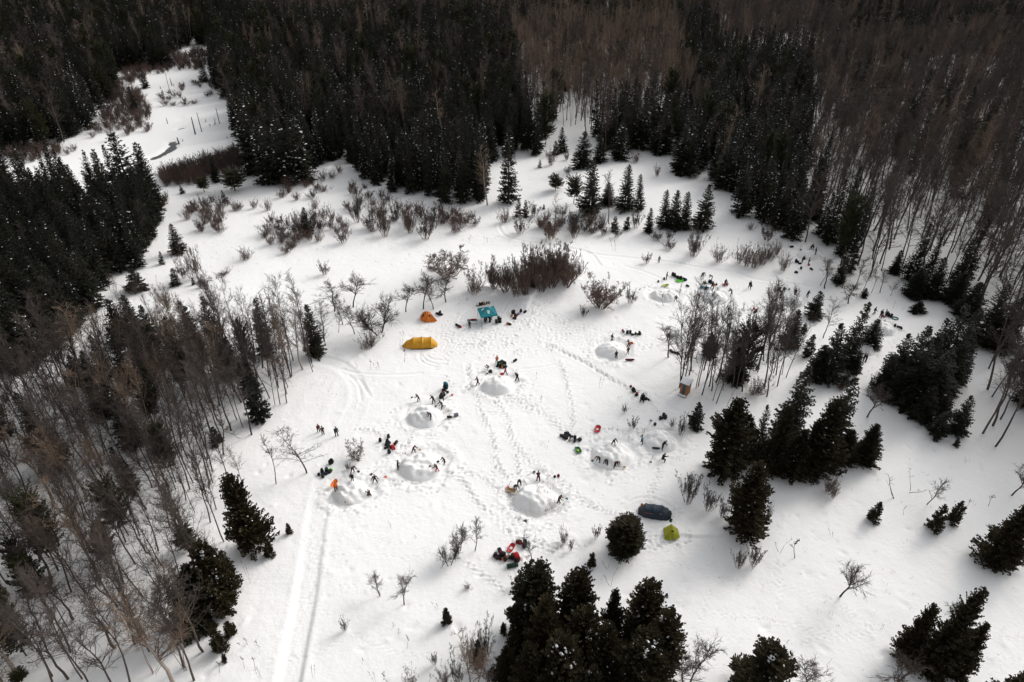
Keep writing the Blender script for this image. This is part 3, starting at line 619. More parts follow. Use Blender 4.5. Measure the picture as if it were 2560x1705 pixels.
tree('spruce', 'F', 1885, 1522, 1460, 45, 'tiny lone spruce below the massive spruce clump', None, 0)
tree('spruce', 'F', 1625, 606, 530, 112, 'low bushy spruce at the tip of the massive spruce clump', None, 0)
many('spruce', 'F', [(1600, 492, 300, 175), (1710, 505, 230, 160), (1870, 545, 330, 190), (1960, 640, 400, 200), (2060, 830, 420, 230), (2180, 860, 470, 220), (1470, 340, 180, 100)], 'dark spruce at the edge of the forest past the small people in black', 'spruces on the right forest edge', 0)
tree('spruce', 'F', 1262, 500, 440, 60, 'small spruce in front of slim leafless trees', None, 0); tree('spruce', 'F', 1080, 410, 220, 95, 'narrow spruce among slim leafless trees near the forest edge mound', None, 0)
# middle distance evergreens
tree('spruce', 'B', 1150, 1390, 860, 155, 'tall narrow spruce with snow on its boughs at the forest corner', None, 2)
many('spruce', 'B', [(1340, 1062, 830, 75), (1520, 1045, 870, 84), (1475, 1060, 960, 60)], 'narrow spruce on the snow in front of the forest corner', 'spruces before the forest corner', 3)
tree('spruce', 'B', 1368, 1148, 1090, 32, 'tiny spruce alone on the upper snow slope', None, 0)
many('spruce', 'B', [(1660, 1150, 900, 150), (1780, 1110, 930, 110), (2060, 1020, 600, 160), (2200, 1050, 740, 170), (2330, 1180, 850, 170)], 'spruce on the forest edge above the upper snow slope', 'spruces above the upper slope', 1)
tree('spruce', 'B', 1910, 1092, 820, 145, 'shapely snow dotted spruce standing forward of the forest edge', None, 2)
many('spruce', 'B', [(1700, 1462, 1080, 170), (1945, 1440, 1130, 145), (2042, 1440, 1190, 88), (1830, 1400, 1250, 120)], 'spruce in the short row across the upper slope', 'spruces in the short row', 0)
many('pine', 'B', [(1475, 1300, 1190, 112), (1600, 1395, 1190, 120)], 'bushy pine in the short evergreen row across the upper slope', 'pines in the short row')
many('spruce', 'B', [(1220, 1480, 1350, 62), (1272, 1482, 1365, 62)], 'one of a pair of little spruces below the tall narrow spruce', 'pair of little spruces', 0)
tree('spruce', 'B', 1395, 1432, 1395, 24, 'tiny seedling spruce below the short evergreen row', None, 0)
many('spruce', 'B', [(2280, 1570, 1300, 125), (2210, 1560, 1300, 105), (2345, 1570, 1310, 115), (2110, 1590, 1420, 75), (1880, 1580, 1480, 70), (1430, 1570, 1510, 60), (1960, 1570, 1480, 60)], 'spruce among bare brush above the trampled field', 'spruces among the brush', 0)
many('spruce', 'C', [(290, 1282, 930, 200), (150, 1570, 1260, 160), (410, 1472, 1090, 155), (590, 1480, 1150, 170), (60, 1200, 880, 170)], 'dark spruce at the forest edge near the sheltered snow mound', 'spruces near the sheltered mound', 3)
# left and marsh evergreens
many('spruce', 'A', [(1000, 602, 460, 64), (1400, 560, 420, 72), (930, 770, 590, 75)], 'small spruce on the edge of the marsh', 'spruces around the marsh', 0)
tree('spruce', 'A', 1480, 1245, 1040, 72, 'narrow spruce in the dark alder thicket', None, 0)
tree('pine', 'A', 1400, 1315, 1205, 98, 'rounded little pine below the alder thicket', None, 1); tree('pine', 'A', 1610, 1305, 1155, 175, 'broad low pine below the alder thicket', None, 1)
many('spruce', 'A', [(1250, 1325, 1270, 42), (1540, 1385, 1300, 44)], 'tiny spruce among brush below the alder thicket', 'tiny spruces below the alders', 0)
tree('spruce', 'A', 2110, 1610, 1420, 92, 'small spruce standing among leafless shrubs in the middle of the brush', None, 0)
tree('spruce', 'A', 920, 1400, 900, 270, 'tallest spruce of the left wood, with layered boughs', None, 4)
many('spruce', 'A', [(1740, 1190, 640, 200), (1840, 1260, 800, 190), (1960, 1250, 760, 200), (2080, 1240, 760, 200)], 'tall spruce on the corner of the forest beside the alder thicket', 'spruces at the alder corner', 2)
many('spruce', 'D', [(1230, 200, 0, 115), (1112, 275, 185, 46), (1205, 422, 300, 82), (945, 450, 300, 150), (1326, 416, 365, 32)], 'spruce standing forward of the left wood on open snow', 'spruces before the left wood', 0)
many('spruce', 'D', [(1340, 850, 520, 115), (1510, 870, 490, 150), (1825, 900, 510, 135), (850, 810, 520, 190), (930, 790, 490, 170), (1060, 840, 555, 140), (1190, 890, 640, 140), (540, 1090, 900, 130), (1490, 1510, 1390, 100), (1100, 1560, 1370, 140)], 'spruce poking out of the leafless trail wood', 'spruces in the trail wood', 0)

# bare trees and shrubs on the open snow
tree('apple', 'I', 1095, 975, 735, 195, 'leafless spreading tree alone in the middle of the right slope', None, 1)
tree('apple', 'I', 1690, 345, 178, 140, 'leafless forked little tree beside the pair of small cedars', None, 0); tree('apple', 'I', 2270, 282, 60, 170, 'leafless tree at the right wood above the leaning cedar', None, 1)
many('deadwood', 'I', [(1470, 305, 180), (1570, 257, 140)], 'thin dead stem beside the forked little tree', 'thin dead stems'); tree('deadwood', 'I', 680, 675, 560, 110, 'dead branching stump on snow below the tall broad cedar')
many('shrub', 'I', [(400, 782, 640, 95), (500, 768, 618, 115)], 'one of two leafless bushes side by side below the tall broad cedar', 'two bushes below the broad cedar', 2)
tree('sapling', 'I', 790, 718, 600, 100, 'pale thin sapling beside the dead branching stump')
many('shrub', 'I', [(55, 335, 85, 150), (190, 388, 212, 120), (285, 432, 300, 80), (600, 450, 305, 40), (1015, 262, 140, 120), (1045, 300, 170, 60)], 'leafless bush around the feet of the tall broad cedar clump', 'bushes by the broad cedar')
many('sapling', 'I', [(1375, 1215, 1155, 40), (535, 1302, 1245, 40), (700, 770, 745), (480, 810, 770), (2020, 630, 545, 50), (1175, 262, 235), (1950, 70, 35), (2110, 360, 290, 60), (1040, 565, 530, 70), (730, 1300, 1265), (380, 1145, 1120), (1530, 420, 360), (1960, 370, 310)], 'small bare sapling poking through snow on the right slope', 'saplings on the right slope')
many('apple', 'I', [(1850, 1185, 1020, 130), (60, 1600, 1310, 220), (880, 1650, 1440, 240), (1440, 1650, 1440, 240)], 'leafless tree rising beside the lower cedars', 'bare trees beside the lower cedars', 1)
many('apple', 'H', [(820, 672, 515, 130), (925, 662, 478, 140), (750, 766, 640, 140)], 'leafless apple tree in the group of three near the red sled', 'three apple trees', None)
tree('apple', 'H', 1310, 742, 605, 150, 'leafless apple tree right beside the dark red pack', None, 0)
many('apple', 'H', [(275, 972, 850, 110), (440, 1032, 850, 140)], 'one of two leafless apple trees alone on snow near the groomed trail', 'two lone apple trees', 1)
many('shrub', 'H', [(875, 922, 876, 55), (35, 1207, 1120, 60), (650, 1442, 1358, 60), (1530, 612, 510, 75), (1755, 572, 478, 65), (480, 1592, 1515, 130), (1580, 662, 570, 45)], 'small leafless bush on the open snow around the apple trees', 'small bushes on open snow')
many('sapling', 'H', [(455, 1332, 1240), (750, 1392, 1285), (670, 1062, 1010), (610, 1555, 1490), (545, 1162, 1140), (330, 1560, 1480, 60), (240, 1560, 1470, 70), (405, 1235, 1180), (365, 1185, 1140), (150, 1440, 1390), (350, 510, 470), (40, 750, 720), (515, 580, 545)], 'thin bare sapling on the lower open snow', 'saplings on lower snow')
many('birch', 'H', [(885, 1620, 1180, 160), (960, 1600, 1300, 150)], 'slender pale leafless tree in the shrub patch beside the cedar clump', 'pale trees in the shrub patch', 0)
many('shrub', 'H', [(985, 1410, 1130, 130), (720, 1570, 1440, 120), (800, 1570, 1390, 110), (900, 1450, 1200, 90), (1030, 1560, 1430, 120), (1215, 902, 790, 70)], 'leafless shrub in the patch beside the cedar clump', 'shrub patch by the cedars')
many('deadwood', 'H', [(1830, 785, 690, 90), (1850, 905, 770, 100)], 'dead leafless branches beside the cedar clump', 'dead branches'); tree('apple', 'H', 2340, 1620, 1370, 170, 'leafless tree against the edge of the cedar clump')
tree('wide', 'c4', 670, 705, 470, 310, 'low spreading bush above the snow mound beside the groomed trail', None, 0)
tree('shrub', 'c4', 545, 870, 755, 110, 'small bush at the top of the trailside snow mound')
many('sapling', 'c4', [(880, 1270, 1170, 90), (540, 1370, 1320, 90), (515, 490, 400)], 'twig stuck in the trailside snow mound', 'twigs in the mound')
tree('sapling', 'c6', 1857, 645, 450, 60, 'lone sapling standing in the hollow of the low snow mound')
# centre shrubs around the canopy
tree('wide', 'E', 735, 352, 165, 330, 'big spreading leafless bush behind the orange dome tent', None, 0)
for q in [(920, 462, 270, 170), (1050, 440, 240, 150), (1200, 482, 220, 170), (1270, 482, 165, 160), (1380, 455, 125, 190), (1450, 420, 140, 190), (1550, 405, 170, 190), (1600, 370, 215, 130), (1130, 460, 250, 150), (1330, 420, 140, 170), (1490, 380, 140, 180), (1240, 430, 200, 150), (1420, 370, 130, 170)]:
    tree('wide' if q[0] % 20 else 'shrub', 'E', *q, 'leafless shrub in the dense thicket behind the teal canopy', 'thicket behind the canopy', 1)
tree('spruce', 'E', 1312, 430, 160, 80, 'small dark spruce inside the thicket behind the teal canopy', None, 0)
many('apple', 'E', [(450, 602, 425, 130), (570, 582, 340, 140), (640, 582, 395, 110), (725, 535, 385, 150)], 'leafless small tree in the row behind the orange dome tent', 'row behind the dome tent', 1)
many('apple', 'E', [(90, 570, 345, 160), (20, 690, 480, 100), (100, 752, 560, 110)], 'leafless tree at the end of the trail wood near the yellow tent', 'bare trees near the yellow tent', 1)
tree('apple', 'E', 270, 752, 520, 280, 'wide leaning leafless tree between the trail wood and the yellow tent', None, 2); tree('shrub', 'E', 205, 842, 715, 150, 'round bush below the wide leaning tree near the yellow tent', None, 1)
tree('wide', 'E', 1785, 572, 370, 250, 'round spreading bush alone between the canopy and the far diggers', None, 1)
many('shrub', 'E', [(1985, 542, 425, 95), (1665, 632, 555, 60), (2100, 267, 190, 65)], 'small bare bush near the round spreading bush', 'bushes near the round bush', 2)
many('shrub', 'E', [(1945, 1287, 1232, 50), (2005, 1397, 1315, 70), (2330, 1442, 1300, 70), (2270, 1395, 1330, 45)], 'small bare bush above the low snow mound with the sapling', 'bushes above the low mound', 2)
many('sapling', 'E', [(1880, 182, 100), (210, 1000, 925, 25), (265, 995, 930), (120, 985, 950), (440, 945, 830, 40), (435, 770, 720), (415, 860, 780, 50), (1775, 1130, 1030, 60), (1900, 1215, 1175), (1380, 1220, 1165), (1350, 1060, 1010), (885, 135, 85, 55), (1010, 130, 85, 55), (1160, 135, 120), (1250, 135, 115), (2215, 560, 470, 50), (1185, 590, 0) , (870, 525, 495, 70)][:16] + [(2215, 560, 470, 50), (870, 525, 495, 70)], 'dry bare sapling in the middle clearing', 'saplings in the clearing')
tree('bare', 'd1', 645, 1335, 880, 90, 'thin crooked leafless tree beside the far digger in black', None, 4)
tree('bare', 'E', 2330, 1115, 560, 230, 'leafless tree with low drooping boughs beside the wooden outhouse', None, 3)
# brush on the far side of the clearing
many('shrub', 'E', [(220, 52, -60, 80), (310, 85, -85, 110), (480, 62, -80, 90), (590, 105, -60, 140), (790, 55, -40, 130), (1230, 62, -60, 110), (1440, 102, -60, 160), (1600, 95, -80, 90), (20, 130, 20, 100)], 'leafless shrub along the far edge of the middle clearing', 'far edge shrubs', None)
many('shrub', 'B', [(120, 1522, 1368, 80), (200, 1562, 1440, 90), (290, 1562, 1310, 120), (470, 1562, 1400, 100), (640, 1562, 1375, 150), (780, 1472, 1395, 70), (860, 1532, 1455, 110), (1130, 1522, 1395, 100), (1330, 1482, 1370, 80), (380, 1500, 1370, 90), (550, 1500, 1390, 110), (720, 1500, 1400, 90)], 'leafless shrub along the foot of the dark forest', 'shrubs at the forest foot', None)
many('shrub', 'B', [(1440, 1132, 985, 70), (1550, 1095, 1030, 50), (2025, 1112, 1030, 65), (1560, 1200, 1120, 50)], 'leafless bush on the upper snow slope', 'bushes on the upper slope', None)
many('bare', 'B', [(1465, 1560, 1310, 80), (1840, 1530, 1150, 90), (1535, 1530, 1390, 40), (1740, 1560, 1420, 60), (1290, 1560, 1450, 60), (1620, 1540, 1440, 60)], 'slim leafless tree on the far side of the middle clearing', 'slim trees on the far side', None)
many('shrub', 'B', [(1610, 1560, 1440, 100), (1700, 1550, 1440, 90), (2020, 1560, 1420, 90), (1790, 1560, 1440, 80), (1370, 1560, 1470, 70), (2250, 1540, 1400, 90), (1500, 1560, 1480, 70), (2170, 1210, 1120, 45)], 'leafless brush at the feet of the evergreen row', 'brush below the evergreen row', None)
tree('birch', 'B', 1010, 1405, 975, 120, 'tall tan leafless tree at the foot of the dark forest', None, 0)
many('shrub', 'F', [(90, 222, 0, 120), (262, 262, 110, 100), (590, 112, -20, 120), (660, 212, 90, 60), (705, 320, 165, 90), (405, 270, 110, 90), (450, 290, 105, 100), (500, 300, 110, 100), (560, 280, 115, 110), (610, 250, 120, 90), (480, 40, -30, 50)], 'leafless shrub in the brush near the sheltered snow mound', 'shrubs near the sheltered mound', None)
many('bare', 'F', [(1190, 442, 200, 100), (1110, 442, 220, 90), (990, 440, 220, 130), (1370, 472, 300, 80), (1440, 492, 380, 60), (1310, 472, 310, 60), (960, 420, 260, 80), (1250, 460, 260, 80)], 'slim leafless tree at the forest edge by the sheltered mound', 'slim trees by the sheltered mound', None)
tree('apple', 'F', 1280, 1322, 1090, 170, 'leafless tree alone below the massive spruce clump', None, 1); tree('apple', 'F', 1150, 545, 430, 150, 'leafless spreading tree behind the spruce group by the sunlit mound', None, 1)
many('bare', 'F', [(980, 780, 530, 120), (1190, 900, 760, 100)], 'leafless tree behind the spruce group by the sunlit mound', 'bare trees behind the spruce group'); many('deadwood', 'F', [(320, 1252, 1140, 90), (450, 1180, 1120, 60)], 'crooked dead stem at the foot of the leafless stand', 'crooked dead stems')
many('deadwood', 'd3', [(830, 240, 60, 90), (750, 115, 35), (990, 280, 215)], 'dead sapling on snow above the teal ring', 'dead saplings above the ring')
many('shrub', 'F', [(520, 1160, 1040, 170), (1100, 1130, 1080, 100), (1380, 1160, 1020, 120), (1320, 1120, 1030, 90)], 'low leafless brush at the foot of the stand behind the outhouse', 'low brush under the stand')
# stand of slim leafless trees behind the outhouse
STAND = [('right beside the wooden outhouse', 480, 1200), ('in front of the tall pine of the stand', 850, 1330), ('around the tall pine of the stand', 1000, 1080), ('by the low brush below the stand', 1350, 1250), ('on the lower side of the stand facing the big clump', 1720, 1300), ('near the dark packs inside the stand', 1700, 800), ('near the brown bags inside the stand', 300, 850), ('on the upper side of the stand near the mounds', 1350, 850)]
for i, (x, y) in enumerate([(350, 1260), (430, 1150), (600, 1265), (690, 1370), (800, 1245), (840, 1310), (855, 1460), (905, 1500), (1010, 1300), (1140, 1260), (1220, 1280), (1300, 1320), (1380, 1190), (1500, 1000), (1630, 1280), (1670, 1400), (1830, 1240), (1900, 1070), (1960, 1110), (1610, 740), (1700, 700), (1620, 860), (1670, 890), (1480, 840), (530, 1000), (190, 800), (410, 1030), (640, 1240), (1770, 1040), (1810, 1070), (500, 1070), (1530, 1030), (760, 1150), (900, 1180), (1080, 1180), (980, 1060), (720, 1000), (1240, 1050), (460, 900)]):
    g = G('d4', x, y); h = R.uniform(11, 17) if x > 300 else 7
    plant('bare', g, h, R.uniform(1.2, 2.1), None, ('tall ' if h > 14 else 'short ') + 'slim leafless tree ' + min(STAND, key=lambda q: (q[1] - x) ** 2 + (q[2] - y) ** 2)[0], 'leafless stand behind the outhouse')
# left clearing
many('shrub', 'D', [(1340, 372, 110, 130), (1385, 432, 355, 80), (1140, 572, 375, 120), (920, 482, 370, 90), (1680, 242, 150, 110), (2222, 347, 250, 80), (1962, 202, 120, 80), (1262, 372, 280, 70), (1220, 340, 290, 50)], 'leafless bush on the snow before the left wood', 'bushes before the left wood', None)
many('bare', 'D', [(2232, 835, 690, 80), (2142, 1012, 590, 120), (1992, 1052, 420, 150), (1840, 1042, 500, 130), (2318, 742, 560, 90), (1722, 1442, 880, 170), (1772, 1222, 600, 150), (1962, 1224, 780, 110), (1900, 1110, 560, 140), (2220, 800, 520, 130), (2290, 600, 390, 150), (1600, 1000, 330, 170), (1660, 860, 350, 160)], 'leafless tree on the near edge of the trail wood', 'edge trees of the trail wood', None)
tree('bare', 'G', 2100, 128, -200, 260, 'broad leafless tree beside the groomed trail, bush of twigs reaching low', None, 3)
many('bare', 'G', [(1890, 205, -120, 110), (1590, 212, -150, 120), (1660, 200, -60, 90), (1460, 200, -160, 120)], 'thin leafless tree on the snow at the edge of the trail wood', 'thin trees by the trail', None)
many('birch', 'G', [(1240, 1230, 650, 300), (1270, 1480, 1040, 260), (1050, 1500, 1000, 220)], 'pale many branched leafless tree in the corner of the trail wood', 'pale trees in the trail wood', 1)
many('sapling', 'G', [(1715, 882, 730, 50), (1500, 1500, 1430, 50), (1690, 1310, 1240), (1780, 1320, 1260, 40), (1670, 1470, 1390), (1790, 1540, 1430, 80), (2145, 1535, 1440, 70), (1745, 1470, 1400)], 'bare sapling between the trail wood and the groomed trail', 'saplings by the trail')
# within a clump the trees differ by height: say which one by its rank
RANK = ['tallest', 'second tallest', 'third tallest', 'fourth tallest', 'fifth tallest', 'sixth tallest', 'seventh tallest', 'eighth tallest', 'ninth tallest', 'tenth tallest', 'eleventh tallest', 'twelfth tallest', 'thirteenth tallest']
_by = {}
for o in COL.objects:
    if o.parent is None and 'group' in o and o.name.split('.')[0] not in ('snow_mound',): _by.setdefault((o['group'], o['label']), []).append(o)
for (g_, l_), L in _by.items():
    if 2 <= len(L) <= 13:
        L.sort(key=lambda o: -o.scale[2])
        for i, o in enumerate(L):
            r_ = 'shortest' if i == len(L) - 1 else RANK[i]
            o['label'] = (r_ + ' ' + (l_[7:] if l_.startswith('one of ') else l_)) if not l_.startswith('one of ') else l_.replace('one of', 'taller of' if i == 0 else 'shorter of')
        for o in L:
            w_ = o['label'].split()
            if len(w_) > 16: print('LONG', o['label'])
print('explicit trees', round(time.time() - T0, 1))

# ------------------------------------------------------------------ forests
def inside(poly, u, v):
    c = np.zeros(len(u), bool); n = len(poly); j = n - 1
    for i in range(n):
        xi, yi = poly[i]; xj, yj = poly[j]
        k = ((yi > v) != (yj > v)) & (u < (xj - xi) * (v - yi) / (yj - yi + 1e-9) + xi); c ^= k; j = i
    return c
def gpoly(P): return [at_z(*p) for p in P]
def zgrid(P):
    return np.array([gz(x, y) for x, y in P])
def scatter(poly, sp, jit=0.42, seed=1):
    P = np.array(poly); x0, y0 = P.min(0); x1, y1 = P.max(0)
    rg = np.random.default_rng(seed); nx_, ny_ = int((x1 - x0) / sp) + 1, int((y1 - y0) / sp) + 1
    X, Y = np.meshgrid(x0 + sp * np.arange(nx_), y0 + sp * np.arange(ny_)); X = X + (np.arange(ny_) % 2)[:, None] * sp / 2
    X = X.ravel() + rg.uniform(-jit, jit, X.size) * sp; Y = Y.ravel() + rg.uniform(-jit, jit, Y.size) * sp
    k = inside(poly, X, Y); return X[k], Y[k], rg
BACK = [(-420, 400), (0, 392), (110, 372), (226, 340), (238, 285), (285, 258), (305, 182), (434, 176), (436, 135), (480, 118), (555, 116), (530, 205), (570, 263), (600, 365), (621, 430), (700, 455), (745, 452), (818, 430), (858, 395), (886, 424), (923, 460), (970, 480), (1069, 505), (1171, 520), (1225, 510), (1232, 420), (1292, 378), (1350, 383), (1400, 332), (1425, 316), (1449, 333), (1520, 395), (1600, 380), (1708, 426), (1760, 436), (1799, 462), (1830, 510), (1900, 555), (1956, 590), (2047, 618), (2094, 680), (2200, 712), (2262, 730), (2330, 738), (2412, 752), (2475, 878), (2448, 980), (2435, 1085), (2465, 1118), (2560, 1175), (2960, 1330), (3000, -25), (-420, -25)]
LEFT = [(-260, 515), (50, 505), (200, 512), (330, 502), (398, 522), (403, 580), (376, 676), (342, 690), (288, 703), (248, 778), (203, 868), (130, 898), (0, 955), (-260, 985)]
WOOD = [(-260, 1000), (100, 955), (204, 922), (365, 900), (560, 885), (750, 868), (812, 864), (780, 925), (714, 1003), (633, 1082), (573, 1128), (535, 1215), (560, 1330), (575, 1400), (570, 1500), (545, 1600), (470, 1760), (-260, 1800)]
items = []   # kind, x, y, h, r, var, zone
X, Y, rg = scatter(gpoly(BACK), 3.7, seed=5)
d = np.hypot(X, Y)
keep = rg.uniform(0, 1, len(X)) < np.where(d < 330, 0.93, np.where(d < 480, 0.8, 0.6)); X, Y, d = X[keep], Y[keep], d[keep]
U, V, _ = project(X, Y, 0 * X)
Pb = np.full(len(X), 0.10)
Pb[inside([(1275, 110), (1680, 105), (1730, 300), (1560, 330), (1330, 345)], U, V)] = 0.92
Pb[inside([(2010, 180), (2600, 120), (3100, 300), (3100, 1400), (2380, 1120), (2400, 700), (2150, 700), (2080, 640), (2020, 480)], U, V)] = 0.86
Pb[inside([(1780, 100), (2090, 95), (2090, 165), (1800, 165)], U, V)] = 0.95
Pb[inside([(630, 0), (1100, 0), (1100, 75), (640, 80)], U, V)] = 0.75
Pb[inside([(1100, -40), (3000, -40), (3000, 110), (1800, 100), (1100, 60)], U, V)] = 0.6
Pb[inside([(1950, 520), (2130, 560), (2130, 720), (2000, 620)], U, V)] = 0.6
Pb += 0.5 * vnoise(X / 30, Y / 30, 61) * np.where((Pb > 0.15) & (Pb < 0.9), 1, 0.4)
isb = rg.uniform(0, 1, len(X)) < Pb
sn = vnoise(X / 35, Y / 35, 62)
for i in range(len(X)):
    if isb[i]:
        if rg.uniform() < (0.5 if 1275 < U[i] < 1730 and V[i] < 340 else 0.2) and d[i] > 170: items.append(('birch', X[i], Y[i], rg.uniform(15, 21), rg.uniform(1.7, 2.6), rg.integers(2), 'back'))
        else: items.append(('bare', X[i], Y[i], rg.uniform(14, 21), rg.uniform(1.7, 2.9), rg.integers(5), 'back'))
    else:
        v = rg.choice([0, 0, 3, 4]) if sn[i] < 0.04 else rg.choice([0, 1, 2, 3], p=[0.25, 0.3, 0.3, 0.15] if d[i] < 290 else [0.6, 0.15, 0.1, 0.15])
        if rg.uniform() < 0.04: items.append(('pine', X[i], Y[i], rg.uniform(13, 19), rg.uniform(2.2, 3.2), rg.integers(2), 'back'))
        else: items.append(('spruce', X[i], Y[i], rg.uniform(10, 18), rg.uniform(1.5, 2.3), v, 'back'))
X, Y, rg = scatter(gpoly(LEFT), 3.1, seed=6)
for i in range(len(X)):
    if rg.uniform() < 0.06: items.append(('bare', X[i], Y[i], rg.uniform(9, 13), rg.uniform(1.2, 2.0), rg.integers(5), 'left'))
    else: items.append(('spruce', X[i], Y[i], rg.uniform(9, 17), rg.uniform(1.5, 2.4), rg.choice([0, 1, 3, 4], p=[0.4, 0.2, 0.25, 0.15]), 'left'))
X, Y, rg = scatter(gpoly(WOOD), 2.3, seed=8)
U, V, _ = project(X, Y, 0 * X)
for i in range(len(X)):
    den = 0.95 if V[i] < 1200 else 0.8
    if rg.uniform() > den: continue
    q = rg.uniform()
    if q < 0.11: items.append(('spruce' if q < 0.07 else 'pine', X[i], Y[i], rg.uniform(7, 12), rg.uniform(1.2, 2.0), rg.integers(2), 'wood'))
    elif q < 0.19: items.append(('birch', X[i], Y[i], rg.uniform(12, 17), rg.uniform(1.7, 2.7), rg.integers(2), 'wood'))
    else: items.append(('bare', X[i], Y[i], rg.uniform(8, 17), rg.uniform(1.0, 2.1), rg.integers(5), 'wood'))
# brush: leafless shrubs around the marsh and in the left clearing
def brush(poly, sp, seed, h0, h1, zone, keepf=1.0):
    X, Y, rg = scatter(gpoly(poly), sp, seed=seed)
    for i in range(len(X)):
        if rg.uniform() > keepf: continue
        if vnoise(np.array([X[i] / 9]), np.array([Y[i] / 9]), 71)[0] < -0.22: continue
        items.append(('shrub', X[i], Y[i], rg.uniform(h0, h1), rg.uniform(0.9, 1.6), rg.integers(3), zone))
aK = lambda L, o=(0, 0): [(o[0] + x * K, o[1] + y * K) for x, y in L]
brush(aK([(0, 1085), (640, 935), (780, 660), (860, 480), (1180, 430), (1190, 385), (1520, 345), (1500, 480), (1350, 490), (1000, 520), (960, 640), (1050, 790), (1040, 900), (870, 930), (600, 1020), (200, 1130), (0, 1180)]), 2.5, 81, 2.2, 4.4, 'marsh', 0.9)
brush(aK([(1090, 1290), (1100, 1200), (1450, 1110), (1620, 1040), (1660, 1150), (1420, 1230), (1320, 1270), (1150, 1310)]), 1.6, 82, 3.2, 4.6, 'alder')
brush([(400, 500), (520, 505), (640, 520), (760, 540), (880, 560), (880, 600), (760, 615), (700, 640), (620, 600), (540, 600), (470, 560), (410, 540)], 2.7, 83, 2.0, 4.0, 'brush', 0.9)
brush(aK([(1280, 590), (1460, 560), (1470, 680), (1320, 760), (1110, 740), (1080, 690)]), 4.0, 84, 1.6, 2.8, 'marsh', 0.7)
brush([(1400, 540), (1500, 560), (1600, 580), (1720, 610), (1740, 640), (1640, 630), (1480, 590), (1300, 575)], 2.8, 85, 1.8, 3.6, 'brush', 0.75)
brush([(640, 470), (760, 465), (860, 440), (930, 480), (1060, 530), (1200, 545), (1200, 580), (1060, 570), (900, 545), (760, 520)], 3.2, 87, 1.8, 3.8, 'brush', 0.7)
brush([(380, 620), (420, 640), (560, 640), (640, 700), (560, 720), (440, 720), (380, 700)], 7.0, 86, 0.8, 1.6, 'brush', 0.5)
LAB = {('spruce', 'back'): ('dark spruce in the dense forest beyond the clearing', 'spruces of the far forest'), ('bare', 'back'): ('tall leafless tree in the grey brown forest beyond the clearing', 'leafless trees of the far forest'),
       ('birch', 'back'): ('tall pale barked leafless tree in the forest beyond the clearing', 'pale trees of the far forest'), ('pine', 'back'): ('rounded pine crown in the dense forest beyond the clearing', 'pines of the far forest'),
       ('spruce', 'left'): ('dark spruce in the dense left wood between marsh and trail wood', 'spruces of the left wood'), ('bare', 'left'): ('leafless tree among the spruces of the left wood', 'leafless trees of the left wood'),
       ('spruce', 'wood'): ('small spruce deep in the leafless trail wood', 'spruces deep in the trail wood'), ('pine', 'wood'): ('small rounded pine deep in the leafless trail wood', 'pines deep in the trail wood'),
       ('birch', 'wood'): ('pale barked leafless tree in the trail wood', 'pale barked trees of the trail wood'), ('bare', 'wood'): ('brown leafless tree in the trail wood beside the groomed trail', 'leafless trees of the trail wood'),
       ('shrub', 'marsh'): ('leafless brown shrub in the brush around the marsh', 'brush around the marsh'), ('shrub', 'alder'): ('dark upright shrub in the dense alder thicket below the marsh', 'alder thicket'), ('shrub', 'brush'): ('leafless shrub in the scattered brush across the clearing', 'scattered brush')}
MARKS = {'back': [('beside the marsh brush', 'A', 600, 900), ('behind the standing dead trunks', 'A', 1200, 350), ('by the alder thicket corner', 'A', 1750, 1150), ('at the forest foot above the brush', 'B', 250, 1200), ('behind the tall narrow snowy spruce', 'B', 950, 1250),
                  ('above the upper snow slope', 'B', 1500, 800), ('behind the shapely snow dotted spruce', 'B', 2050, 850), ('behind the sheltered snow mound', 'C', 600, 1350), ('over the slim edge trees by the sheltered mound', 'F', 1150, 150), ('behind the dead saplings', 'F', 1700, 350), ('beside the massive spruce clump', 'F', 2250, 900), ('above the leaning lone cedar', 'I', 2350, 200), ('far back on the last rise', 'C', 900, 300)],
         'left': [('near the marsh creek', 'A', 300, 1380), ('next to the tallest layered spruce', 'A', 900, 1500), ('facing the open clearing', 'D', 900, 250), ('deep inside the stand', 'D', 350, 350), ('against the leafless trail wood', 'D', 350, 850)],
         'wood': [('near the yellow tunnel tent', 'D', 2000, 900), ('next to the dark left wood', 'D', 500, 1100), ('in the thick middle of the wood', 'D', 1200, 1250), ('close to the parked dark packs', 'D', 1700, 1450), ('by the trailside cedars', 'G', 1450, 500), ('around the tall olive pines', 'G', 700, 500), ('in the open lower part with snow showing', 'G', 500, 1200), ('by the pale many branched trees', 'G', 1200, 1350)],
         'marsh': [('beside the dark creek water', 'A', 900, 1000), ('around the standing dead trunks', 'A', 1400, 650), ('along the forest foot', 'A', 500, 1000), ('at the head of the marsh', 'A', 1350, 430)], 'alder': [('next to the tall corner spruces', 'A', 1600, 1100), ('near the rounded little pine', 'A', 1250, 1230)],
         'brush': [('below the alder thicket', 'A', 1250, 1450), ('around the small mid brush spruce', 'A', 2000, 1500), ('before the left wood', 'D', 1300, 350), ('below the evergreen row', 'B', 1900, 1600)]}
MARKS = {z: [(t, at_z(*px(r, x, y))) for t, r, x, y in L] for z, L in MARKS.items()}
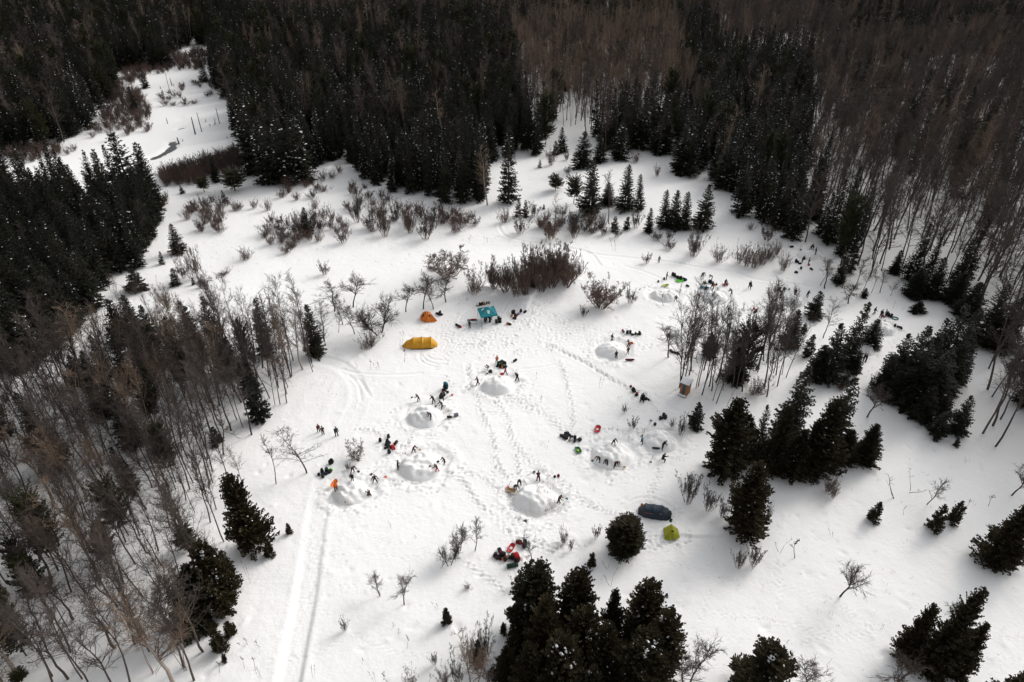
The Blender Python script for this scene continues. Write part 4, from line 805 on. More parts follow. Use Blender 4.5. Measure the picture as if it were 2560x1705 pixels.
def forest_label(k, x, y, h, r, v, zn):
    t, g = LAB[(k, zn)]; mk = min(MARKS[zn], key=lambda q: (q[1][0] - x) ** 2 + (q[1][1] - y) ** 2)[0]
    lim = {'spruce': (11.5, 15.5), 'bare': (10, 16), 'birch': (11, 17), 'pine': (9, 16), 'shrub': (2.2, 3.4)}[k]
    sz = 'short' if h < lim[0] else 'very tall' if h > lim[1] else 'medium height'
    nm = {'spruce': ('spruce', 'snow dotted spruce', 'snow laden spruce', 'spruce', 'spruce')[v], 'bare': 'leafless brown tree', 'birch': 'pale barked leafless tree', 'pine': 'round crowned pine', 'shrub': 'leafless shrub'}[k]
    q = r / h; wd = 'narrow' if q < {'spruce': 0.125, 'bare': 0.115, 'birch': 0.125, 'pine': 0.16, 'shrub': 0.33}[k] else 'broad' if q > {'spruce': 0.165, 'bare': 0.16, 'birch': 0.16, 'pine': 0.19, 'shrub': 0.5}[k] else ''
    return ' '.join(f"{sz} {wd} {nm} {mk}".split()), f"{g}, {mk}"
have = {}
for o in COL.objects:
    if o.parent is None and 'category' in o: have[o.name.split('.')[0]] = have.get(o.name.split('.')[0], 0) + 1
budget = {'spruce': 300 - have.get('spruce_tree', 0), 'bare': 300 - have.get('leafless_tree', 0), 'birch': 120, 'pine': 120, 'shrub': 300 - have.get('leafless_shrub', 0)}
print('budget', budget, 'forest items', len(items))
def in_view(x, y, h):
    a = project(x, y, 0.0); b = project(x, y, h)
    return b[1] < 1705 + 60 and a[1] > -40 and -60 < a[0] < 2620 and b[2] > 5
score = [(h * FPX / project(x, y, 0)[2] if in_view(x, y, h) else 0.0) for k, x, y, h, r, v, zn in items]
rest = {'spruce': [], 'bare': [], 'shrub': []}
order = sorted(range(len(items)), key=lambda i: -score[i]); cnt = {}
for i in order:
    k, x, y, h, r, v, zn = items[i]; z = gz(x, y)
    if score[i] > 0 and cnt.get(k, 0) < budget[k]:
        cnt[k] = cnt.get(k, 0) + 1
        plant(k, (x, y, z), h, r, int(v), *forest_label(k, x, y, h, r, int(v), zn))
    else:
        rest['shrub' if k == 'shrub' else 'bare' if k in ('bare', 'birch') else 'spruce'].append((k, x, y, z, h, r, int(v)))

print('individual', cnt, 'rest', {k: len(v) for k, v in rest.items()}, round(time.time() - T0, 1))
# the remaining trees: one object per kind of wood, instanced on points
def wood(name, rows, label):
    keys = sorted({(q[0], q[6]) for q in rows}); kid = {k: i for i, k in enumerate(keys)}
    me = bpy.data.meshes.new(name); n = len(rows); me.vertices.add(n)
    me.vertices.foreach_set('co', np.array([q[1:4] for q in rows], np.float32).ravel())
    a = me.attributes.new('proto', 'INT', 'POINT'); a.data.foreach_set('value', np.array([kid[(q[0], q[6])] for q in rows], np.int32))
    s = me.attributes.new('size', 'FLOAT_VECTOR', 'POINT')
    s.data.foreach_set('vector', np.array([(q[5] / PROTO[q[0]][q[6]]['r'],) * 2 + (q[4] / PROTO[q[0]][q[6]]['h'],) for q in rows], np.float32).ravel())
    t = me.attributes.new('turn', 'FLOAT_VECTOR', 'POINT'); rg = np.random.default_rng(3)
    t.data.foreach_set('vector', np.stack([rg.normal(0, 0.03, n), rg.normal(0, 0.03, n), rg.uniform(0, 6.283, n)], 1).astype(np.float32).ravel())
    o = link(name, me); tag(o, label, kind='stuff')
    g = bpy.data.node_groups.new(name, 'GeometryNodeTree'); g.interface.new_socket('Geometry', in_out='INPUT', socket_type='NodeSocketGeometry'); g.interface.new_socket('Geometry', in_out='OUTPUT', socket_type='NodeSocketGeometry')
    gi = g.nodes.new('NodeGroupInput'); go = g.nodes.new('NodeGroupOutput'); jn = g.nodes.new('GeometryNodeJoinGeometry'); g.links.new(jn.outputs[0], go.inputs[0])
    def attr(nm, ty):
        x = g.nodes.new('GeometryNodeInputNamedAttribute'); x.data_type = ty; x.inputs['Name'].default_value = nm; return x.outputs['Attribute']
    ap, asz, atn = attr('proto', 'INT'), attr('size', 'FLOAT_VECTOR'), attr('turn', 'FLOAT_VECTOR')
    er = g.nodes.new('FunctionNodeEulerToRotation'); g.links.new(atn, er.inputs[0])
    for (k, v), i in kid.items():
        if (k, v) not in FIRST: plant(k, (400, -60, gz(400, -60)), 6, None, v, *LAB.get((k, 'back'), LAB.get((k, 'brush'))))
        cmp = g.nodes.new('FunctionNodeCompare'); cmp.data_type = 'INT'; cmp.operation = 'EQUAL'; g.links.new(ap, cmp.inputs[2]); cmp.inputs[3].default_value = i
        j2 = g.nodes.new('GeometryNodeJoinGeometry')
        for src in FIRST[(k, v)]:
            if src is None: continue
            oi = g.nodes.new('GeometryNodeObjectInfo'); oi.inputs['Object'].default_value = src; oi.transform_space = 'ORIGINAL'; g.links.new(oi.outputs['Geometry'], j2.inputs[0])
        ip = g.nodes.new('GeometryNodeInstanceOnPoints'); g.links.new(gi.outputs[0], ip.inputs['Points']); g.links.new(j2.outputs[0], ip.inputs['Instance'])
        g.links.new(cmp.outputs[0], ip.inputs['Selection']); g.links.new(er.outputs[0], ip.inputs['Rotation']); g.links.new(asz, ip.inputs['Scale'])
        g.links.new(ip.outputs[0], jn.inputs[0])
    md = o.modifiers.new('trees', 'NODES'); md.node_group = g
    return o
wood('evergreen_forest', rest['spruce'], 'mass of dark evergreens filling the far forest')
wood('leafless_forest', rest['bare'], 'mass of leafless grey brown trees filling the far forest')
if rest['shrub']: wood('brushwood', rest['shrub'], 'tangle of leafless brush around the marsh')
# dry grass and weeds poking through the snow
m = MB(); rg = np.random.default_rng(9); V = []
def tuft(x, y, n, s):
    z = gz(x, y) + mound_z(x, y) * 1.03
    for _ in range(n):
        a = rg.uniform(0, 6.283); q = np.array([x + rg.normal(0, s), y + rg.normal(0, s), z - 0.04]); b = q + np.array([math.cos(a) * 0.12, math.sin(a) * 0.12, rg.uniform(0.08, 0.42)])
        cone3(V, q, b, 0.011, 0.003)
for _ in range(900):
    u, v = rg.uniform(560, 2560), rg.uniform(540, 1700); x, y = at_z(u, v)
    if vnoise(np.array([x / 11]), np.array([y / 11]), 75)[0] > 0.0: tuft(x, y, int(rg.integers(2, 7)), 0.18)
for reg, cx, cy, sx, sy, n in [('c5', 960, 610, 60, 50, 60), ('c5', 760, 690, 110, 25, 40), ('c5', 830, 400, 90, 60, 60), ('c5', 420, 480, 30, 60, 40), ('c5', 400, 430, 40, 30, 30), ('c4', 1400, 640, 90, 20, 20), ('c4', 530, 1350, 50, 20, 15), ('E', 1380, 520, 40, 40, 30), ('E', 1380, 1500, 40, 20, 10), ('c6', 1640, 380, 60, 40, 20), ('c6', 1730, 320, 70, 10, 10), ('E', 1000, 110, 200, 20, 20), ('D', 1250, 430, 200, 100, 60), ('D', 1550, 150, 250, 100, 60), ('D', 2250, 1130, 60, 60, 20), ('E', 280, 240, 250, 60, 30), ('F', 1350, 960, 60, 60, 30), ('d4', 1300, 1100, 500, 250, 60)]:
    for _ in range(n):
        x, y, z = ground(*px(reg, rg.normal(cx, sx), rg.normal(cy, sy)), True); tuft(x, y, 4, 0.12)
o = link('dry_grass', quads_mesh('dry_grass', np.array(V), M_GRASS)); tag(o, 'sparse dry grass tips poking through the snow', kind='stuff')
# standing dead snags in the marsh
for x, y, t, r in [(775, 815, 590, 0.22), (860, 780, 530, 0.15), (1092, 672, 470, 0.15), (412, 672, 600, 0.14), (563, 940, 855, 0.24), (1038, 678, 605, 0.13), (913, 655, 615, 0.13), (970, 708, 678, 0.13), (438, 245, 20, 0.1), (470, 178, 75, 0.16), (612, 907, 878, 0.1), (495, 185, 160, 0.12), (572, 208, 170, 0.1), (325, 225, 180, 0.15), (1190, 868, 845, 0.1), (1027, 697, 680, 0.1)]:
    g = G('d5', x, y); h = max(0.6, height_of(g, px('d5', x, t)[1])); e = empty('dead_snag', g, R.uniform(0, 6))
    tag(e, 'bare dead trunk standing in the snowy marsh', 'dead trunk', 'dead trunks in the marsh')
    lx, ly = R.gauss(0, 0.03) * h, R.gauss(0, 0.03) * h
    MB().tube([(0, 0, -0.4), (lx * .5, ly * .5, h * 0.5), (lx, ly, h)], [r, r * 0.8, r * 0.5], 6).obj('trunk', M_DEAD, e, True)
    b = MB()
    for k in range(3):
        zz = h * R.uniform(0.4, 0.9); a = R.uniform(0, 6.28); b.tube([(lx * zz / h, ly * zz / h, zz), (math.cos(a) * 0.45, math.sin(a) * 0.45, zz + 0.25)], [0.03, 0.012], 3)
    b.obj('branch_stub', M_DEAD, e)
print('forest done', round(time.time() - T0, 1))
# ------------------------------------------------------------------ small gear builders
PAL = {'black': (0.012, 0.012, 0.014), 'charcoal': (0.03, 0.031, 0.034), 'navy': (0.012, 0.018, 0.035), 'teal': (0.010, 0.13, 0.15), 'darkteal': (0.008, 0.04, 0.045), 'red': (0.50, 0.02, 0.025), 'darkred': (0.14, 0.015, 0.02), 'orange': (0.75, 0.17, 0.02), 'yellow': (0.62, 0.42, 0.02),
       'lime': (0.15, 0.75, 0.06), 'olive': (0.05, 0.06, 0.02), 'brown': (0.07, 0.04, 0.028), 'pink': (0.42, 0.04, 0.10), 'grey': (0.13, 0.14, 0.15), 'blue': (0.03, 0.22, 0.36), 'white': (0.75, 0.76, 0.78), 'lightblue': (0.28, 0.42, 0.48), 'skin': (0.42, 0.24, 0.17), 'wood': (0.30, 0.19, 0.10), 'green': (0.03, 0.20, 0.07), 'tan': (0.42, 0.27, 0.13), 'maroon': (0.06, 0.015, 0.018), 'darkgreen': (0.015, 0.05, 0.03), 'salmon': (0.45, 0.10, 0.10), 'limeyellow': (0.45, 0.48, 0.03)}
def cm(c, kind='cloth'):
    rough = {'cloth': 0.85, 'plastic': 0.4, 'wood': 0.8, 'metal': 0.35}[kind]
    return mat(f'{c}_{kind}', PAL[c], rough, 0.3, 9.0, 0.3)
WORD = {'darkteal': 'dark teal', 'darkred': 'dark red', 'lightblue': 'light blue', 'darkgreen': 'dark green', 'limeyellow': 'yellow green', 'maroon': 'dark maroon'}
W_ = lambda c: WORD.get(c, c)
_pack = {}
def pack_meshes(kind):
    if kind in _pack: return _pack[kind]
    if kind == 'backpack':
        P = [('body', MB().blob((0, 0, 0.33), (0.19, 0.24, 0.34), 10, 8, 0.05, 3, p=0.55).mesh('body', (), True), 0), ('lid', MB().blob((0.0, 0, 0.69), (0.18, 0.22, 0.10), 10, 5, 0.06, 4, p=0.6).mesh('lid', (), True), 1),
             ('front_pocket', MB().blob((0.2, 0, 0.26), (0.08, 0.17, 0.17), 8, 6, 0.05, 5, p=0.6).mesh('front_pocket', (), True), 1)]
        for s in (-1, 1): P.append(('shoulder_strap', MB().tube([(-0.17, s * 0.1, 0.62), (-0.27, s * 0.12, 0.45), (-0.25, s * 0.15, 0.22), (-0.16, s * 0.16, 0.08)], [0.028] * 4, 4).mesh('shoulder_strap'), 2))
    elif kind == 'duffel':
        P = [('body', MB().tube([(-0.42, 0, 0.2), (-0.36, 0, 0.2), (0, 0, 0.21), (0.36, 0, 0.2), (0.42, 0, 0.2)], [0.13, 0.2, 0.22, 0.2, 0.13], 10).mesh('body', (), True), 0)]
        for s in (-1, 1): P.append(('band', MB().tube([(s * 0.18 - 0.03, 0, 0.21), (s * 0.18 + 0.03, 0, 0.21)], [0.224, 0.224], 10).mesh('band'), 2))
        P.append(('carry_handle', MB().tube([(-0.16, 0, 0.41), (-0.08, 0, 0.5), (0.08, 0, 0.5), (0.16, 0, 0.41)], [0.018] * 4, 4).mesh('carry_handle'), 2))
    elif kind == 'stuff_sack':
        P = [('body', MB().blob((0, 0, 0.2), (0.2, 0.2, 0.22), 9, 7, 0.1, 7, p=0.7).mesh('body', (), True), 0), ('drawn_neck', MB().tube([(0, 0, 0.38), (0.02, 0, 0.5)], [0.07, 0.09], 7).mesh('drawn_neck'), 1)]
    elif kind == 'roll':
        P = [('mat_coil', MB().tube([(-0.3, 0, 0.12), (0.3, 0, 0.12)], [0.12, 0.12], 12).mesh('mat_coil', (), True), 0), ('strap', MB().tube([(-0.17, 0, 0.12), (-0.13, 0, 0.12)], [0.126, 0.126], 12).mesh('strap'), 2), ('strap', MB().tube([(0.13, 0, 0.12), (0.17, 0, 0.12)], [0.126, 0.126], 12).mesh('strap'), 2)]
    elif kind == 'bucket':
        P = [('body', MB().tube([(0, 0, 0), (0, 0, 0.4)], [0.14, 0.17], 12).mesh('body', (), True), 0), ('lid', MB().tube([(0, 0, 0.4), (0, 0, 0.44)], [0.182, 0.182], 12).mesh('lid'), 1), ('handle', MB().tube([(0.17, 0, 0.36), (0.14, 0, 0.5), (-0.14, 0, 0.5), (-0.17, 0, 0.36)], [0.012] * 4, 4).mesh('handle'), 2)]
    elif kind == 'crate':
        m = MB(); m.box((0, 0, 0.03), (0.6, 0.4, 0.04)); P = [('bottom', m.mesh('bottom'), 0)]
        for c, d, n in [((0, 0.2, 0.2), (0.6, 0.03, 0.36), 'side_panel'), ((0, -0.2, 0.2), (0.6, 0.03, 0.36), 'side_panel'), ((0.3, 0, 0.2), (0.03, 0.37, 0.36), 'end_panel'), ((-0.3, 0, 0.2), (0.03, 0.37, 0.36), 'end_panel')]: P.append((n, MB().box(c, d).mesh(n), 0))
        P.append(('lid', MB().box((0, 0, 0.4), (0.64, 0.45, 0.05)).mesh('lid'), 1))
    _pack[kind] = P; return P
PNAME = {'backpack': ('backpack', 'backpack'), 'duffel': ('duffel_bag', 'bag'), 'stuff_sack': ('stuff_sack', 'bag'), 'roll': ('sleeping_mat_roll', 'mat roll'), 'bucket': ('bucket', 'bucket'), 'crate': ('storage_crate', 'crate')}
def gear(kind, loc, col, col2, label, group=None, rz=None, scl=1.0, tip=0.0):
    nm, cat = PNAME[kind]; o = empty(nm, loc, R.uniform(0, 6.283) if rz is None else rz, (scl,) * 3); o.rotation_euler[1] = tip; tag(o, label, cat, group)
    cols = (cm(col), cm(col2), cm('charcoal'))
    for n, me, ci in pack_meshes(kind):
        if not me.materials: me.materials.append(None)
        c = link(n, me, o); c.material_slots[0].link = 'OBJECT'; c.material_slots[0].material = cols[ci]
    return o
KW = {'b': 'backpack', 'd': 'duffel', 's': 'stuff_sack', 'r': 'roll', 'u': 'bucket', 'c': 'crate'}
KL = {'b': 'backpack', 'd': 'duffel bag', 's': 'stuff sack', 'r': 'rolled sleeping mat', 'u': 'bucket', 'c': 'storage crate'}
def heap(where, reg, rows):
    for q in rows:
        x, y, k, c = q[:4]; c2 = q[4] if len(q) > 4 else c; g = G(reg, x, y, True)
        lab = f"{W_(c)} {KL[k]} " + (f"with {W_(c2)} lid " if c2 != c and k in 'bu' else '') + where
        gear(KW[k], g - Vector((0, 0, 0.04)), c, c2, lab, 'gear ' + where, None, R.uniform(0.85, 1.1) if k in 'bsd' else 1.0, R.choice((0, 0, 0.25, 1.2)) if k == 'b' else 0)
def sled(reg, x, y, ang, col, label, ln=1.5, wd=0.55, cargo=None, tilt=0.0, kind='tub'):
    g_ = G(reg, x, y, True); g_.z = max(gz(g_.x + i * ln * 0.25, g_.y + j * ln * 0.25) + mound_z(g_.x + i * ln * 0.25, g_.y + j * ln * 0.25) for i in (-2, -1, 0, 1, 2) for j in (-2, -1, 0, 1, 2)) - 0.03
    o = empty('plastic_sled', g_, ang); o.rotation_euler[0] = tilt; tag(o, label, 'sled')
    n = 20; hl, hw = ln / 2, wd / 2; ring = []
    for i in range(n):
        a = 2 * math.pi * i / n; ca, sa = math.cos(a), math.sin(a); f = lambda q: math.copysign(abs(q) ** 0.55, q); ring.append((f(ca), f(sa)))
    lv = [(0.82, 0.75, 0.015), (0.92, 0.9, 0.09), (0.97, 0.97, 0.17), (1.04, 1.08, 0.175)]
    vs = []
    for kx, ky, z in lv: vs += [(hl * kx * a, hw * ky * b, z + (0.12 * max(0, a - 0.6) if a > 0 else 0)) for a, b in ring]
    fs = [tuple(range(n - 1, -1, -1))] + [(j * n + i, j * n + (i + 1) % n, (j + 1) * n + (i + 1) % n, (j + 1) * n + i) for j in range(2) for i in range(n)]
    MB().add(vs[:3 * n], fs).obj('tub', cm(col, 'plastic'), o, True)
    rv = vs[2 * n:]; lo = [(x_, y_, z_ - 0.035) for x_, y_, z_ in rv]
    rf = [(i, (i + 1) % n, n + (i + 1) % n, n + i) for i in range(n)]
    MB().add(rv + lo, rf + [(a + 2 * n, d_ + 2 * n, c + 2 * n, b + 2 * n) for a, b, c, d_ in rf] + [(n + i, n + (i + 1) % n, 3 * n + (i + 1) % n, 3 * n + i) for i in range(n)]).obj('rim', cm(col, 'plastic'), o, True)
    MB().tube([(hl * 1.02, 0.12, 0.24), (hl + 0.28, 0.05, 0.1), (hl + 0.3, -0.05, 0.1), (hl * 1.02, -0.12, 0.24)], [0.012] * 4, 4).obj('tow_rope', cm('charcoal'), o)
    if cargo: MB().box((0, 0, 0.06), (0.36, 0.28, 0.08)).obj('seat_pad', cm(cargo), o)
    return o
def tube_ring(reg, x, y, r, col, label):
    o = empty('snow_ring', G(reg, x, y, True) + Vector((0, 0, 0.1))); tag(o, label, 'ring'); n = 20; m = MB(); vs = []; fs = []
    for i in range(n):
        a = 2 * math.pi * i / n
        for k in range(8):
            b = 2 * math.pi * k / 8; q = r + 0.1 * math.cos(b); vs.append((q * math.cos(a), q * math.sin(a), 0.1 * math.sin(b)))
    for i in range(n):
        for k in range(8): fs.append((i * 8 + k, ((i + 1) % n) * 8 + k, ((i + 1) % n) * 8 + (k + 1) % 8, i * 8 + (k + 1) % 8))
    m.add(vs, fs).obj('tube', cm(col, 'plastic'), o, True); MB().tube([(r - 0.05, -0.1, 0.1), (r, 0, 0.17), (r - 0.05, 0.1, 0.1)], [0.015] * 3, 4).obj('handle', cm('black'), o)
def shovel(p, q, col, label, wood='wood', group='shovels'):
    """shaft from grip p to blade end q"""
    p, q = Vector(p), Vector(q); L = (q - p).length; o = empty('snow_shovel', p); o.rotation_euler = (q - p).to_track_quat('X', 'Z').to_euler(); tag(o, label, 'shovel', group)
    MB().tube([(0, 0, 0), (L - 0.3, 0, 0)], [0.02, 0.02], 5).obj('shaft', cm(wood, 'wood'), o)
    MB().tube([(0, -0.09, 0), (0, 0.09, 0)], [0.022, 0.022], 5).obj('grip', cm('black', 'plastic'), o)
    m = MB(); vs = []
    for t in (0, 1):
        for i, xx in enumerate((L - 0.36, L - 0.2, L)):
            for yy, zz in ((-0.2, 0.06), (0, -0.02), (0.2, 0.06)): vs.append((xx, yy * (0.75 + 0.15 * i), zz + t * 0.018))
    fs = []
    for t in (0, 1):
        for i in range(2):
            for j in range(2):
                a = t * 9 + i * 3 + j; f = (a, a + 1, a + 4, a + 3); fs.append(f if t else f[::-1])
    fs += [(0, 1, 10, 9), (1, 2, 11, 10), (7, 6, 15, 16), (8, 7, 16, 17), (3, 0, 9, 12), (6, 3, 12, 15), (2, 5, 14, 11), (5, 8, 17, 14)]
    m.add(vs, fs).obj('blade', cm(col, 'plastic'), o)

# ------------------------------------------------------------------ people: one continuous body grown from a posed skeleton
def body_mesh(pose):
    P = dict(lean=0.05, lt=0.05, rt=-0.05, lk=0.05, rk=0.05, la=0.15, ra=0.15, le=0.35, re=0.35, lab=0.18, rab=0.18, sit=False, head=0.1, spread=0.06); P.update(pose)
    def rotY(v, a): return Vector((v.x * math.cos(a) + v.z * math.sin(a), v.y, -v.x * math.sin(a) + v.z * math.cos(a)))
    pel = Vector((0, 0, 0)); J = {'pel': pel}; up = lambda v, a=P['lean']: pel + rotY(Vector(v), a)
    J['belly'] = up((0, 0, 0.17), P['lean'] * 0.7); J['chest'] = up((0.0, 0, 0.36)); J['neck'] = up((0, 0, 0.53)); hd = P['head'] + P['lean'] * 0.8
    J['head'] = J['neck'] + rotY(Vector((0.01, 0, 0.10)), hd); J['crown'] = J['neck'] + rotY(Vector((0.015, 0, 0.22)), hd); J['nose'] = J['neck'] + rotY(Vector((0.125, 0, 0.11)), hd)
    for s, n in ((1, 'l'), (-1, 'r')):
        J[n + 'sh'] = up((0, s * 0.19, 0.46)); a = P[n + 'a'] + P['lean'] * 0.15; ab = P[n + 'ab']
        d = rotY(Vector((0, s * math.sin(ab), -math.cos(ab))), -a); J[n + 'el'] = J[n + 'sh'] + d * 0.29
        d2 = rotY(Vector((0, s * math.sin(ab) * 0.6, -math.cos(ab))), -(a + P[n + 'e'])); J[n + 'wr'] = J[n + 'el'] + d2 * 0.25; J[n + 'ha'] = J[n + 'wr'] + d2 * 0.10; J[n + 'th'] = J[n + 'wr'] + d2 * 0.04 + rotY(Vector((0.06, 0, 0.0)), -a)
        J[n + 'hip'] = Vector((0, s * 0.10, -0.03)); t = P[n + 't']; k = P[n + 'k']
        d = rotY(Vector((0, s * P['spread'] * 1.3, -1)), -t).normalized(); J[n + 'kn'] = J[n + 'hip'] + d * 0.43
        d2 = rotY(Vector((0, s * P['spread'], -1)), -(t - k)).normalized(); J[n + 'an'] = J[n + 'kn'] + d2 * 0.41; J[n + 'to'] = J[n + 'an'] + rotY(Vector((0.17, s * 0.03, -0.045)), -(t - k) * 0.4)
    zmin = min(J['lan'].z, J['ran'].z, J['lto'].z + 0.05, J['rto'].z + 0.05, pel.z - 0.02) - 0.07
    for k in J: J[k] = J[k] - Vector((0, 0, zmin))
    rad = dict(pel=(.17, .15), belly=(.17, .145), chest=(.19, .15), neck=(.075, .075), head=(.10, .105), crown=(.075, .08), nose=(.025, .025))
    for n in 'lr': rad.update({n + 'sh': (.095, .095), n + 'el': (.07, .07), n + 'wr': (.058, .058), n + 'ha': (.05, .04), n + 'th': (.022, .022), n + 'hip': (.125, .125), n + 'kn': (.09, .09), n + 'an': (.075, .075), n + 'to': (.06, .05)})
    E = [('pel', 'belly'), ('belly', 'chest'), ('chest', 'neck'), ('neck', 'head'), ('head', 'crown'), ('head', 'nose')]
    for n in 'lr': E += [('chest', n + 'sh'), (n + 'sh', n + 'el'), (n + 'el', n + 'wr'), (n + 'wr', n + 'ha'), (n + 'wr', n + 'th'), ('pel', n + 'hip'), (n + 'hip', n + 'kn'), (n + 'kn', n + 'an'), (n + 'an', n + 'to')]
    ks = list(J); ix = {k: i for i, k in enumerate(ks)}
    me = bpy.data.meshes.new('skeleton'); me.from_pydata([tuple(J[k]) for k in ks], [(ix[a], ix[b]) for a, b in E], [])
    o = bpy.data.objects.new('skeleton', me); COL.objects.link(o); md = o.modifiers.new('skin', 'SKIN'); md.use_smooth_shade = True
    for i, k in enumerate(ks): me.skin_vertices[0].data[i].radius = rad[k]; me.skin_vertices[0].data[i].use_root = (k == 'pel')
    sb = o.modifiers.new('sub', 'SUBSURF'); sb.levels = 1; sb.render_levels = 1
    dg = bpy.context.evaluated_depsgraph_get(); out = bpy.data.meshes.new_from_object(o.evaluated_get(dg)); out.name = 'person_body'
    bpy.data.objects.remove(o); bpy.data.meshes.remove(me)
    reg = {}
    for a, b in E: reg[(a, b)] = 2 if b in ('crown', 'nose') or (a, b) == ('neck', 'head') else 3 if b.endswith('to') or b[1:] in ('ha', 'th') else 1 if b[1:] in ('hip', 'kn', 'an') else 0
    seg = [(np.array(J[a]), np.array(J[b]), reg[(a, b)]) for a, b in E]
    mi = []
    for p in out.polygons:
        c = np.array(p.center); best = (1e9, 0)
        for a, b, r_ in seg:
            d = b - a; t = min(max(np.dot(c - a, d) / (np.dot(d, d) + 1e-9), 0), 1); q = np.linalg.norm(c - a - t * d)
            if q < best[0]: best = (q, r_)
        mi.append(best[1])
    out.materials.clear()
    for _ in range(4): out.materials.append(None)
    out.polygons.foreach_set('material_index', mi); out.polygons.foreach_set('use_smooth', [True] * len(mi)); out.update()
    hat = MB(); c = J['head'].lerp(J['crown'], 0.75); hat.blob(tuple(c + Vector((-0.012, 0, 0.03))), (0.115, 0.108, 0.105), 10, 6, 0.02, 1); hm = hat.mesh('hat'); hm.materials.append(None)
    for p in hm.polygons: p.use_smooth = True
    return dict(body=out, hat=hm, J=J)
POSE = {'stand': {}, 'walk': dict(lt=0.45, rt=-0.35, lk=0.1, rk=0.25, la=-0.35, ra=0.4, lean=0.1), 'stride': dict(lt=0.25, rt=-0.35, spread=0.25, lean=0.2, la=0.5, ra=0.4, le=0.5, re=0.6, lab=0.2, rab=0.2),
        'bend': dict(lean=1.1, lt=0.15, rt=0.0, lk=0.25, rk=0.2, la=0.2, ra=0.3, le=0.25, re=0.3, lab=0.1, rab=0.1, head=0.0, spread=0.12), 'stoop': dict(lean=0.75, lt=0.25, rt=-0.1, lk=0.3, rk=0.2, la=0.35, ra=0.25, le=0.4, re=0.5, lab=0.12, rab=0.12, spread=0.12),
        'dig': dict(lean=0.5, lt=0.35, rt=-0.25, lk=0.3, rk=0.2, la=0.55, ra=0.25, le=0.5, re=0.9, lab=0.15, rab=0.15), 'akimbo': dict(lab=0.6, rab=0.6, le=-0.2, re=-0.2, la=-0.1, ra=-0.1, spread=0.16), 'raise': dict(la=2.7, le=0.3, ra=0.6, lt=0.3, rt=-0.3, lean=0.12, rab=0.4, spread=0.12),
        'arms': dict(lab=0.55, rab=0.6, le=0.2, re=0.2, spread=0.22, lt=0.1, rt=-0.1), 'crouch': dict(lean=0.6, lt=1.5, rt=1.2, lk=2.0, rk=2.1, la=0.9, ra=0.8, le=0.6, re=0.6, spread=0.2), 'sit': dict(lean=0.25, lt=1.5, rt=1.45, lk=0.9, rk=1.0, la=0.6, ra=0.6, le=0.7, re=0.7, spread=0.15)}
BODY = {k: body_mesh(v) for k, v in POSE.items()}
print('bodies', len(BODY['stand']['body'].polygons), round(time.time() - T0, 1))
PPL = []
def person(reg, x, y, pose, face, jac, pan, label, hat='black', scl=1.0, tool=None, boots='black', dz=0.0):
    g = G(reg, x, y, True) + Vector((0, 0, dz - 0.03)); b = BODY[pose]; o = link('person', b['body']); o.location = g; o.rotation_euler = (0, 0, math.radians(face)); s = scl * R.uniform(0.90, 0.98); o.scale = (s, s, s)
    tag(o, label, 'person', 'people in the snow camp')
    for sl, c in zip(o.material_slots, (jac, pan, 'skin', boots)): sl.link = 'OBJECT'; sl.material = cm(c)
    h = link('hat', b['hat'], o); h.material_slots[0].link = 'OBJECT'; h.material_slots[0].material = cm(hat)
    if tool:
        M = Matrix.Translation(g) @ Matrix.Rotation(math.radians(face), 4, 'Z') @ Matrix.Scale(s, 4); J = b['J']
        p = M @ J['lha']; q = M @ J['rha']
        f = Vector((math.cos(math.radians(face)), math.sin(math.radians(face)), 0))
        if pose in ('raise',): a = p - f * 0.3 - Vector((0, 0, 0.3)); e = p + f * 0.75 + Vector((0, 0, 0.55))
        else:
            mid = (p + q) / 2; a = mid - f * 0.35 + Vector((0, 0, 0.30)); e = mid + f * 0.55; e.z = max(gz(e.x, e.y) + mound_z(e.x, e.y), min(mid.z - 0.15, mid.z)) + 0.05
        rest = label.replace('person ', '', 1); w_ = f'{W_(tool)} bladed shovel held by the person {rest}'.split()
        if len(w_) > 16: w_ = f'{W_(tool)} shovel of person {rest}'.split()[:16]
        shovel(a, e, tool, ' '.join(w_), 'wood' if R.random() < 0.6 else 'charcoal', 'shovels in hands')
    return o
# ------------------------------------------------------------------ tents, canopy, outhouse
M_RIPY = mat('amber_tent_fabric', (0.62, 0.30, 0.012), 0.55, 0.25, 1.5, 0.35); M_RIPY2 = mat('amber_tent_fabric_end', (0.66, 0.33, 0.02), 0.55, 0.25, 1.5, 0.35)
M_ORG = mat('orange_tent_fabric', (0.72, 0.19, 0.012), 0.55, 0.25, 1.5, 0.35); M_BLKT = mat('black_tent_fabric', (0.03, 0.02, 0.018), 0.6, 0.25, 2, 0.35)
M_BLUE = mat('dark_blue_tent_fabric', (0.007, 0.024, 0.046), 0.5, 0.3, 1.5, 0.4); M_BLUE2 = mat('darker_blue_tent_fabric', (0.006, 0.013, 0.020), 0.5, 0.3, 1.5, 0.4)
M_LIME = mat('lime_tent_fabric', (0.38, 0.38, 0.015), 0.55, 0.25, 1.5, 0.35); M_LIME2 = mat('lime_tent_fabric_olive', (0.30, 0.31, 0.015), 0.55, 0.25, 1.5, 0.35)
M_TEAL = mat('teal_canopy_fabric', (0.004, 0.20, 0.235), 0.6, 0.2, 1.2, 0.3); M_POLE = cm('grey', 'metal'); M_ORZIP = mat('orange_brown_zip', (0.30, 0.11, 0.06), 0.7)
M_MARK = mat('white_print', (0.78, 0.80, 0.82), 0.7)
def arch(w, h, n=12, sq=0.75):
    out = []
    for i in range(n + 1):
        a = math.pi * i / n; c, s = math.cos(a), math.sin(a); out.append((-w * math.copysign(abs(c) ** sq, c), h * abs(s) ** sq))
    return out
